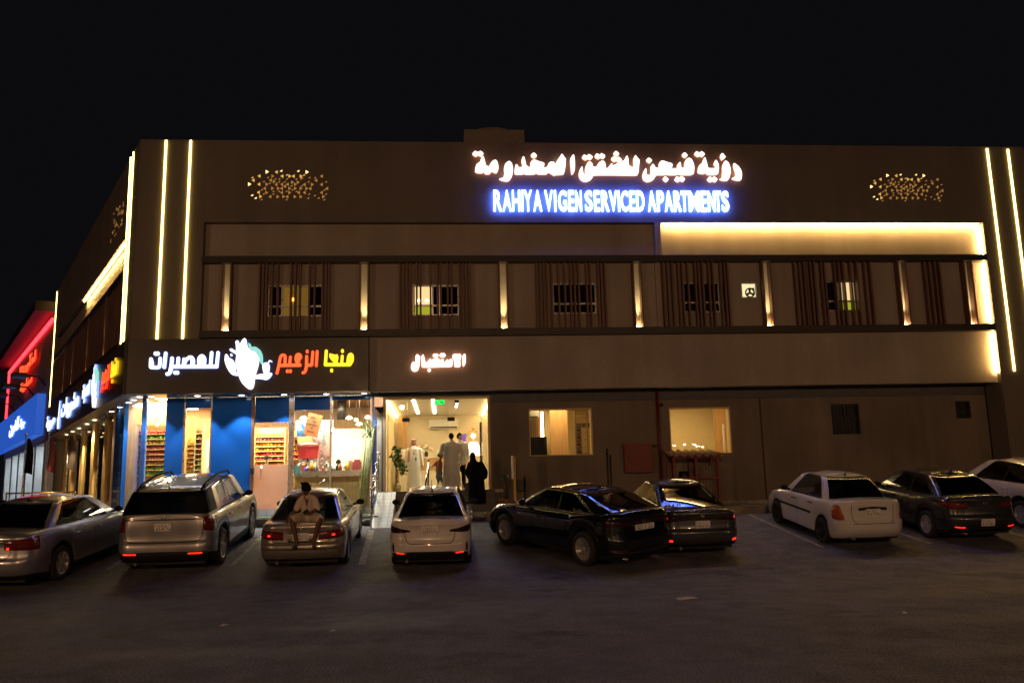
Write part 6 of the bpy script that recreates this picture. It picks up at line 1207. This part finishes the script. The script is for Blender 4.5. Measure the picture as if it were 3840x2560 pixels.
def hand(b, wr, d, nrm, L=.17, curl=.35, side=1):
    """palm and five separate fingers: d = direction of the fingers, nrm = back of the hand"""
    d = Vector(d).normalized(); nrm = (Vector(nrm)-d*Vector(nrm).dot(d)).normalized(); s_ = d.cross(nrm)*side; wr = Vector(wr)
    for k in (-1, -.3, .4, 1): b.caps(wr+s_*(k*.018), .018, wr+d*.085+s_*(k*.031), .013, 8)
    for k, l in ((-1, .070), (-.33, .080), (.33, .084), (1, .074)):
        p = wr+d*.088+s_*(k*.032); q_ = p+(d*math.cos(curl)-nrm*math.sin(curl))*l*.5; r = q_+(d*math.cos(curl*2.3)-nrm*math.sin(curl*2.3))*l*.5; b.caps(p, .0095, q_, .009, 8); b.caps(q_, .009, r, .0075, 8)
    p = wr+d*.025+s_*.035; q_ = p+(d*.6+s_*.8).normalized()*.04; r = q_+(d*.9+s_*.35-nrm*.3).normalized()*.035; b.caps(p, .013, q_, .011, 8); b.caps(q_, .011, r, .009, 8)
def hair_cap(b, c, fr, r=.075, vol=.018, tuft=0):
    f, s_, u = fr; c = Vector(c); b.ball(c+u*.035-f*.012, (r*1.03+vol, r*1.08+vol, r*1.18+vol), 14); b.ball(c-f*.05-u*.005, (.058+vol, .05+vol, .07+vol*.6), 12)
    for i in range(tuft): a = i*2.4; q_ = c+u*(.10+vol)+s_*(.06*math.cos(a))+f*(.045*math.sin(a)+.01); b.caps(q_, .022, q_+u*.025+s_*(.03*math.cos(a))+f*.012, .008, 7)
def rings(b, R, n=28, folds=0, ph=0.0):
    """cloth tube: rows of (x, y, z, rx, ry)"""
    V = []
    for i, (x, y, z, rx, ry) in enumerate(R):
        k = folds*(i/(len(R)-1))
        for j in range(n): a = 2*PI*j/n; m_ = 1+k*math.sin(a*7+ph+i*.4)+k*.6*math.sin(a*4-ph); V.append((x+rx*m_*math.cos(a), y+ry*m_*math.sin(a), z))
    b.add(V, [(i*n+j, i*n+(j+1) % n, (i+1)*n+(j+1) % n, (i+1)*n+j) for i in range(len(R)-1) for j in range(n)]+[tuple(range(n))[::-1], tuple(range((len(R)-1)*n, len(R)*n))], 0, True)

# --- the young man sitting on the boot lid, feet on the bumper
mw = camry.matrix_world
seat = mw @ V3(.10, CB.yr+.34, 1.03); footL = mw @ V3(-.10, CB.yr-.03, .56); footR = mw @ V3(.30, CB.yr-.03, .56)
t = thing('person', 'young man in pale open shirt and shorts sitting on the boot of the champagne sedan', 'person', seat)
def rel(p): return Vector(p)-seat
fL, fR = rel(footL), rel(footR); hip = V3(0, 0, .10); hL, hR = V3(-.10, 0, .10), V3(.10, 0, .10); kL, kR = V3(-.29, -.34, .06), V3(.31, -.34, .04); aL, aR = fL+V3(.03, .03, .09), fR+V3(-.05, .03, .09)
ch = V3(0, -.05, .40); nk = V3(-.02, -.10, .57); hd = V3(-.035, -.125, .705); face = (-.55, -.8, -.30)
sL, sR = V3(-.165, -.05, .50), V3(.155, -.06, .50); eL, eR = V3(-.255, -.02, .27), V3(.225, -.10, .27); wL, wR = V3(-.40, -.14, .10), V3(.09, -.26, .18)
b = MB()
limb(b, [hip, V3(0, -.02, .25), ch, V3(0, -.08, .50), nk], [.13, .12, .125, .09, .052]); limb(b, [sL, ch], [.06, .1]); limb(b, [sR, ch], [.06, .1]); b.caps(nk, .05, hd-V3(0, 0, .04), .05)
frm = head(b, hd, face)
limb(b, [sL, eL, wL], [.055, .042, .028]); limb(b, [sR, eR, wR], [.055, .042, .028]); limb(b, [hL, kL, aL], [.09, .062, .038]); limb(b, [hR, kR, aR], [.09, .062, .038]); 
b.caps((kL*.6+aL*.4)+V3(0, .03, 0), .052, (kL*.35+aL*.65)+V3(0, .015, 0), .04); b.caps((kR*.6+aR*.4)+V3(0, .03, 0), .052, (kR*.35+aR*.65)+V3(0, .015, 0), .04)
for a, sx in ((aL, -.05), (aR, .06)):
    b.caps(a+V3(0, .04, -.05), .032, a+V3(sx, -.14, -.065), .026); [b.caps(a+V3(sx+k*.016, -.14, -.068), .014, a+V3(sx*1.2+k*.018, -.185, -.074), .010, 7) for k in (-1.6, -.6, .3, 1.2)]
hand(b, wL, (-.25, -.5, -.75), (-.6, -.4, .5), curl=.4, side=-1); hand(b, wR, (-.75, -.35, .1), (.1, -.75, .6), curl=.75, side=1)
fuse(b, 'body', 'skin_dark', t, .0085, 3)
part('hair', 'hair', t, lambda b: hair_cap(b, hd, frm, .075, .030, 22)); eyes(t, hd, frm)
b = MB(); limb(b, [V3(0, .0, .10), V3(0, -.03, .26), V3(0, -.055, .42), V3(0, -.07, .49)], [.155, .148, .152, .115]); limb(b, [V3(-.15, -.05, .49), V3(-.205, -.035, .38), V3(-.24, -.03, .29)], [.07, .074, .074]); limb(b, [V3(.145, -.06, .49), V3(.185, -.075, .38), V3(.215, -.095, .29)], [.07, .074, .074]); limb(b, [V3(-.15, -.05, .50), V3(-.06, -.06, .53)], [.06, .06]); limb(b, [V3(.145, -.06, .50), V3(.06, -.07, .53)], [.06, .06])
so = fuse(b, 'shirt', 'shirt', t, .012, 5)
part('chest_opening', 'skin_dark', so, lambda b: b.add([nk+V3(-.05, -.055, -.02), nk+V3(.06, -.05, -.02), V3(.035, -.215, .43), V3(.0, -.206, .30), V3(-.03, -.215, .43)], [(0,1,2,3,4)]))
b = MB(); limb(b, [V3(0, .02, .09), V3(0, -.02, .16)], [.155, .15]); limb(b, [hL, hL*.35+kL*.65, hL*.12+kL*.88], [.12, .115, .10]); limb(b, [hR, hR*.35+kR*.65, hR*.12+kR*.88], [.12, .115, .10]); fuse(b, 'shorts', 'shorts', t, .012, 4)
[part('sandal', 'brown_dark', t, lambda b: b.caps(a+V3(0, .05, -.095), .03, a+V3(sx, -.17, -.105), .03)) for a, sx in ((aL, -.05), (aR, .06))]
b = MB(); b.box(-.035, .035, -.012, .0, -.07, .07); o = b.build('phone', 'black', None, seat+wR+V3(-.09, -.05, .04)); o.rotation_euler = (.5, .9, .2); tag(o, 'dark phone in the hand of the young man on the boot', 'phone')

# --- standing robed people
def robed(loc, rz, label, H, robe_m, skin_m, face, robe, sleeves, hands, extra=None, hairy=True, feet=True, beard=False):
    t = thing('person', label, 'person', loc, rz); hd = V3(robe[-1][0], robe[-1][1], H-.12); b = MB()
    limb(b, [V3(-.09, 0, .08), V3(-.10, 0, .5), V3(-.08, 0, .9)], [.045, .06, .085]); limb(b, [V3(.09, 0, .08), V3(.10, 0, .5), V3(.08, 0, .9)], [.045, .06, .085]); limb(b, [V3(0, 0, .9), V3(robe[-3][0], robe[-3][1], H-.5), V3(robe[-1][0], robe[-1][1], H-.28), hd-V3(0, 0, .04)], [.13, .15, .055, .05]); fr = head(b, hd, face)
    for x in (-.09, .09): b.caps((x, .05, .04), .038, (x*1.2, -.13, .032), .03)
    for pts, (dr, nr, sd) in zip(sleeves, hands): limb(b, pts, [.06, .045, .028]); hand(b, pts[-1], dr, nr, side=sd)
    for pts in sleeves: limb(b, [V3(robe[-3][0], robe[-3][1], H-.38), pts[0]], [.1, .06])
    fuse(b, 'body', skin_m, t, .0095, 3)
    b = MB(); rings(b, robe, 30, .085, H); 
    for pts in sleeves: limb(b, [pts[0], pts[1], pts[1].lerp(pts[2], .86)], [.082, .066, .056])
    for pts in sleeves: limb(b, [V3(robe[-2][0]*.5, robe[-2][1], H-.36), pts[0]], [.10, .082])
    fuse(b, 'robe', robe_m, t, .014, 4)
    if hairy: part('hair', 'hair', t, lambda b: hair_cap(b, hd, fr, .075, .008)); 
    eyes(t, hd, fr); return t, hd, fr
# man in the red checked headscarf (faces the street)
t, hd, fr = robed((8.58, 3.0, LZ), 0, 'man in a cream thobe and red headscarf standing in the lobby, facing the street', 1.76, 'thobe_cream', 'skin', (.12, -1, -.05),
    [(0,0,.05,.27,.20),(0,0,.5,.24,.19),(0,0,.9,.225,.17),(0,0,1.2,.215,.155),(0,0,1.40,.205,.14),(0,0,1.48,.13,.10),(0,0,1.53,.07,.065)],
    [[V3(-.20,0,1.38), V3(-.27,.0,1.10), V3(-.31,-.02,.82)], [V3(.20,0,1.38), V3(.26,.02,1.10), V3(.30,-.02,.84)]], [((0,-.1,-1), (-1,0,0), 1), ((0,-.1,-1), (1,0,0), -1)], hairy=False)
def ghutra(b):
    f, s_, u = fr; b.ball(hd+u*.03-f*.012, (.098, .10, .115), 16); limb(b, [hd-f*.05+s_*.07, hd-f*.03+s_*.11-V3(0,0,.16), hd+s_*.17+f*.07-V3(0,0,.34), hd+s_*.19+f*.10-V3(0,0,.62)], [.055, .06, .05, .04]); limb(b, [hd-f*.05-s_*.06, hd-f*.07-s_*.06-V3(0,0,.14), hd-f*.10-s_*.09-V3(0,0,.3)], [.055, .06, .05]); b.caps(hd-f*.06-V3(0,0,.05), .08, hd-f*.09-V3(0,0,.25), .1)
b = MB(); ghutra(b); fuse(b, 'headscarf', 'ghutra', t, .012, 3)
part('head_cord', 'black', t, lambda b: b.lathe([(.098, .06), (.108, .066), (.104, .082), (.094, .078)], 20, tuple(hd)))
part('badge_card', 'blue_frame', t, lambda b: b.box(.05, .10, -.185, -.178, 1.02, 1.12))
# big man seen from behind, entering
t, hd, fr = robed((9.86, 1.38, LZ), PI+.12, 'broad man in a white thobe seen from behind, walking into the lobby', 1.84, 'thobe', 'skin', (0, -1, -.06),
    [(0,-.02,.12,.33,.24),(0,0,.5,.285,.22),(0,0,.9,.262,.205),(0,0,1.2,.258,.19),(0,0,1.42,.25,.17),(0,0,1.54,.16,.12),(0,0,1.60,.075,.07)],
    [[V3(-.27,0,1.44), V3(-.36,.04,1.16), V3(-.33,-.10,.90)], [V3(.27,0,1.44), V3(.36,.03,1.18), V3(.31,-.16,1.10)]], [((0,-.3,-1), (-1,0,0), 1), ((0,-1,-.2), (1,0,0), -1)])
# second man beyond, head in profile
t, hd, fr = robed((10.16, 2.3, LZ), 0, 'dark haired man in pale shirt and dark trousers, in profile behind the broad man', 1.90, 'thobe', 'skin', (1, -.15, -.02),
    [(0,0,.82,.19,.14),(0,0,.95,.20,.15),(0,0,1.2,.20,.14),(0,0,1.40,.21,.14),(0,0,1.52,.21,.13),(0,0,1.60,.13,.10),(0,0,1.66,.065,.06)],
    [[V3(.20,0,1.50), V3(.25,-.02,1.22), V3(.26,-.10,.98)], [V3(-.20,0,1.50), V3(-.25,.02,1.22), V3(-.24,-.06,.98)]], [((0,-.2,-1), (1,0,0), -1), ((0,-.2,-1), (-1,0,0), 1)])
b = MB(); limb(b, [V3(-.09,0,.09), V3(-.095,-.01,.5), V3(-.09,0,.86)], [.062,.08,.105]); limb(b, [V3(.12,.02,.09), V3(.11,-.03,.5), V3(.09,0,.86)], [.062,.08,.105]); limb(b, [V3(-.06,0,.9), V3(.06,0,.9)], [.12,.12]); fuse(b, 'trousers', 'abaya', t, .012, 3)
# child carried on the broad man's left arm
t = thing('person', 'small child in pink top and grey trousers carried on the arm of the broad man', 'person', (9.45, 1.28, 1.22)); b = MB()
hd = V3(.06, .10, .60); limb(b, [V3(0,0,.05), V3(.02,.02,.28), V3(.04,.06,.44), hd-V3(0,0,.05)], [.085,.09,.045,.04]); fr = head(b, hd, (.8,.6,0), .062); limb(b, [V3(-.02,0,.04), V3(-.06,-.08,-.10), V3(-.02,-.07,-.30)], [.06,.045,.03]); limb(b, [V3(.05,.02,.04), V3(.05,-.09,-.10), V3(.08,-.07,-.28)], [.06,.045,.03]); limb(b, [V3(-.06,0,.36), V3(-.15,-.05,.26), V3(-.24,-.06,.22)], [.04,.032,.022]); hand(b, V3(-.24,-.06,.22), (-1,-.1,-.1), (0,0,1)); b.caps((-.02,-.07,-.32), .03, (-.05,-.13,-.33), .024); b.caps((.08,-.07,-.30), .03, (.06,-.13,-.31), .024); fuse(b, 'body', 'skin', t, .0085, 3)
b = MB(); limb(b, [V3(0,0,.14), V3(.02,.02,.30), V3(.03,.04,.38)], [.105,.11,.07]); limb(b, [V3(-.06,0,.36), V3(-.13,-.04,.28)], [.055,.05]); fuse(b, 'top', 'pink_cloth', t, .011, 3)
b = MB(); limb(b, [V3(0,0,.06), V3(.0,.0,.14)], [.1,.1]); limb(b, [V3(-.02,0,.04), V3(-.06,-.08,-.10), V3(-.02,-.07,-.25)], [.072,.058,.045]); limb(b, [V3(.05,.02,.04), V3(.05,-.09,-.10), V3(.08,-.07,-.23)], [.072,.058,.045]); fuse(b, 'trousers', 'grey_cloth', t, .011, 3)
part('hair', 'hair', t, lambda b: hair_cap(b, hd, fr, .062, .008)); eyes(t, hd, fr)
# woman in the black abaya on the steps, seen from behind
t = thing('person', 'woman in a long black abaya climbing the steps, seen from behind', 'person', (10.60, -.14, .235), 0); b = MB(); hd = V3(-.10, .10, 1.46)
limb(b, [V3(-.08,-.02,.06), V3(-.08,.02,.45), V3(-.06,0,.82)], [.04,.055,.08]); limb(b, [V3(.08,.2,.28), V3(.09,.16,.6), V3(.06,0,.82)], [.04,.06,.08]); limb(b, [V3(0,0,.82), V3(-.03,.02,1.15), V3(-.08,.07,1.32), hd-V3(0,0,.04)], [.13,.13,.05,.045]); fr = head(b, hd, (-.25, 1, -.15), .072); b.caps((-.08,-.08,.03), .035, (-.09,.10,.03), .03); b.caps((.08,.12,.255), .035, (.08,.28,.25), .03)
AR = [[V3(-.17,.03,1.22), V3(-.24,.06,.98), V3(-.20,.20,.84)], [V3(.15,.0,1.22), V3(.27,.0,.98), V3(.26,.12,.82)]]
for p in AR: limb(b, p, [.05,.04,.025]); hand(b, p[-1], (0, 1, -.2), (0, .2, 1))
fuse(b, 'body', 'skin', t, .0095, 3)
b = MB(); rings(b, [(.02,.02,.03,.27,.23),(.02,.02,.35,.26,.22),(0,.02,.7,.255,.21),(0,.01,.95,.25,.19),(-.02,.02,1.15,.22,.16),(-.05,.04,1.27,.15,.12),(-.08,.07,1.34,.09,.085)], 30, .05, 1.0)
for p in AR: limb(b, [p[0], p[1], p[1].lerp(p[2], .8)], [.09,.10,.10])
fuse(b, 'abaya', 'abaya', t, .014, 4)
b = MB(); f, s_, u = fr; b.ball(hd+u*.02-f*.015, (.092, .097, .115), 14); limb(b, [hd-f*.03-V3(0,0,.05), hd-f*.06-V3(0,0,.17), V3(-.03,-.06,1.16)], [.085,.11,.13]); fuse(b, 'headscarf', 'abaya', t, .012, 3)
part('bag', 'dark_metal', t, lambda b: (b.box(-.36, -.16, .10, .2, .42, .66), b.tube([(-.33,.15,.66), (-.26,.17,.84), (-.19,.15,.66)], .01, 6)))
# two workers behind the juice counter
for x, y, z, lab, m_, fdir in ((3.62, 3.0, FZ+.06, 'man with dark hair seated behind the frosted shop door, only his head showing', 'brown_dark', (-.3, -1, -.45)), (6.0, 3.2, FZ-.12, 'juice shop worker with a dark cap bending behind the steel counter', 'white_paint', (.3, -1, -.6))):
    t = thing('person', lab, 'person', (x, y, FZ)); hd = V3(0, -.05, 1.66-.02+z-FZ-.04); b = MB(); limb(b, [V3(-.1,.05,.1), V3(-.1,.05,.5), V3(-.08,.05,.85)], [.05,.06,.085]); limb(b, [V3(.1,.05,.1), V3(.1,.05,.5), V3(.08,.05,.85)], [.05,.06,.085]); limb(b, [V3(0,.05,.85), V3(0,.03,1.25), V3(0,0,1.45), hd-V3(0,0,.04)], [.13,.15,.06,.05]); fr = head(b, hd, fdir)
    for k in (-1, 1): limb(b, [V3(k*.2,.02,1.36), V3(k*.26,-.06,1.1), V3(k*.14,-.3,1.0)], [.06,.045,.03]); hand(b, V3(k*.14,-.3,1.0), (-k*.4,-1,0), (0,0,1), side=k)
    for k in (-1, 1): b.caps((k*.1,.08,.04), .038, (k*.12,-.1,.032), .03)
    fuse(b, 'body', 'skin', t, .0095, 3); b = MB(); limb(b, [V3(0,.05,.8), V3(0,.04,1.2), V3(0,.03,1.38)], [.18,.19,.15]); [limb(b, [V3(k*.19,.02,1.38), V3(k*.25,-.04,1.15)], [.085,.07]) for k in (-1, 1)]; fuse(b, 'shirt', m_, t, .013, 3)
    b = MB(); limb(b, [V3(-.1,.05,.08), V3(-.1,.05,.8)], [.08,.11]); limb(b, [V3(.1,.05,.08), V3(.1,.05,.8)], [.08,.11]); fuse(b, 'trousers', 'dark_metal', t, .013, 3); part('hair', 'hair', t, lambda b: hair_cap(b, hd, fr, .075, .012)); eyes(t, hd, fr)
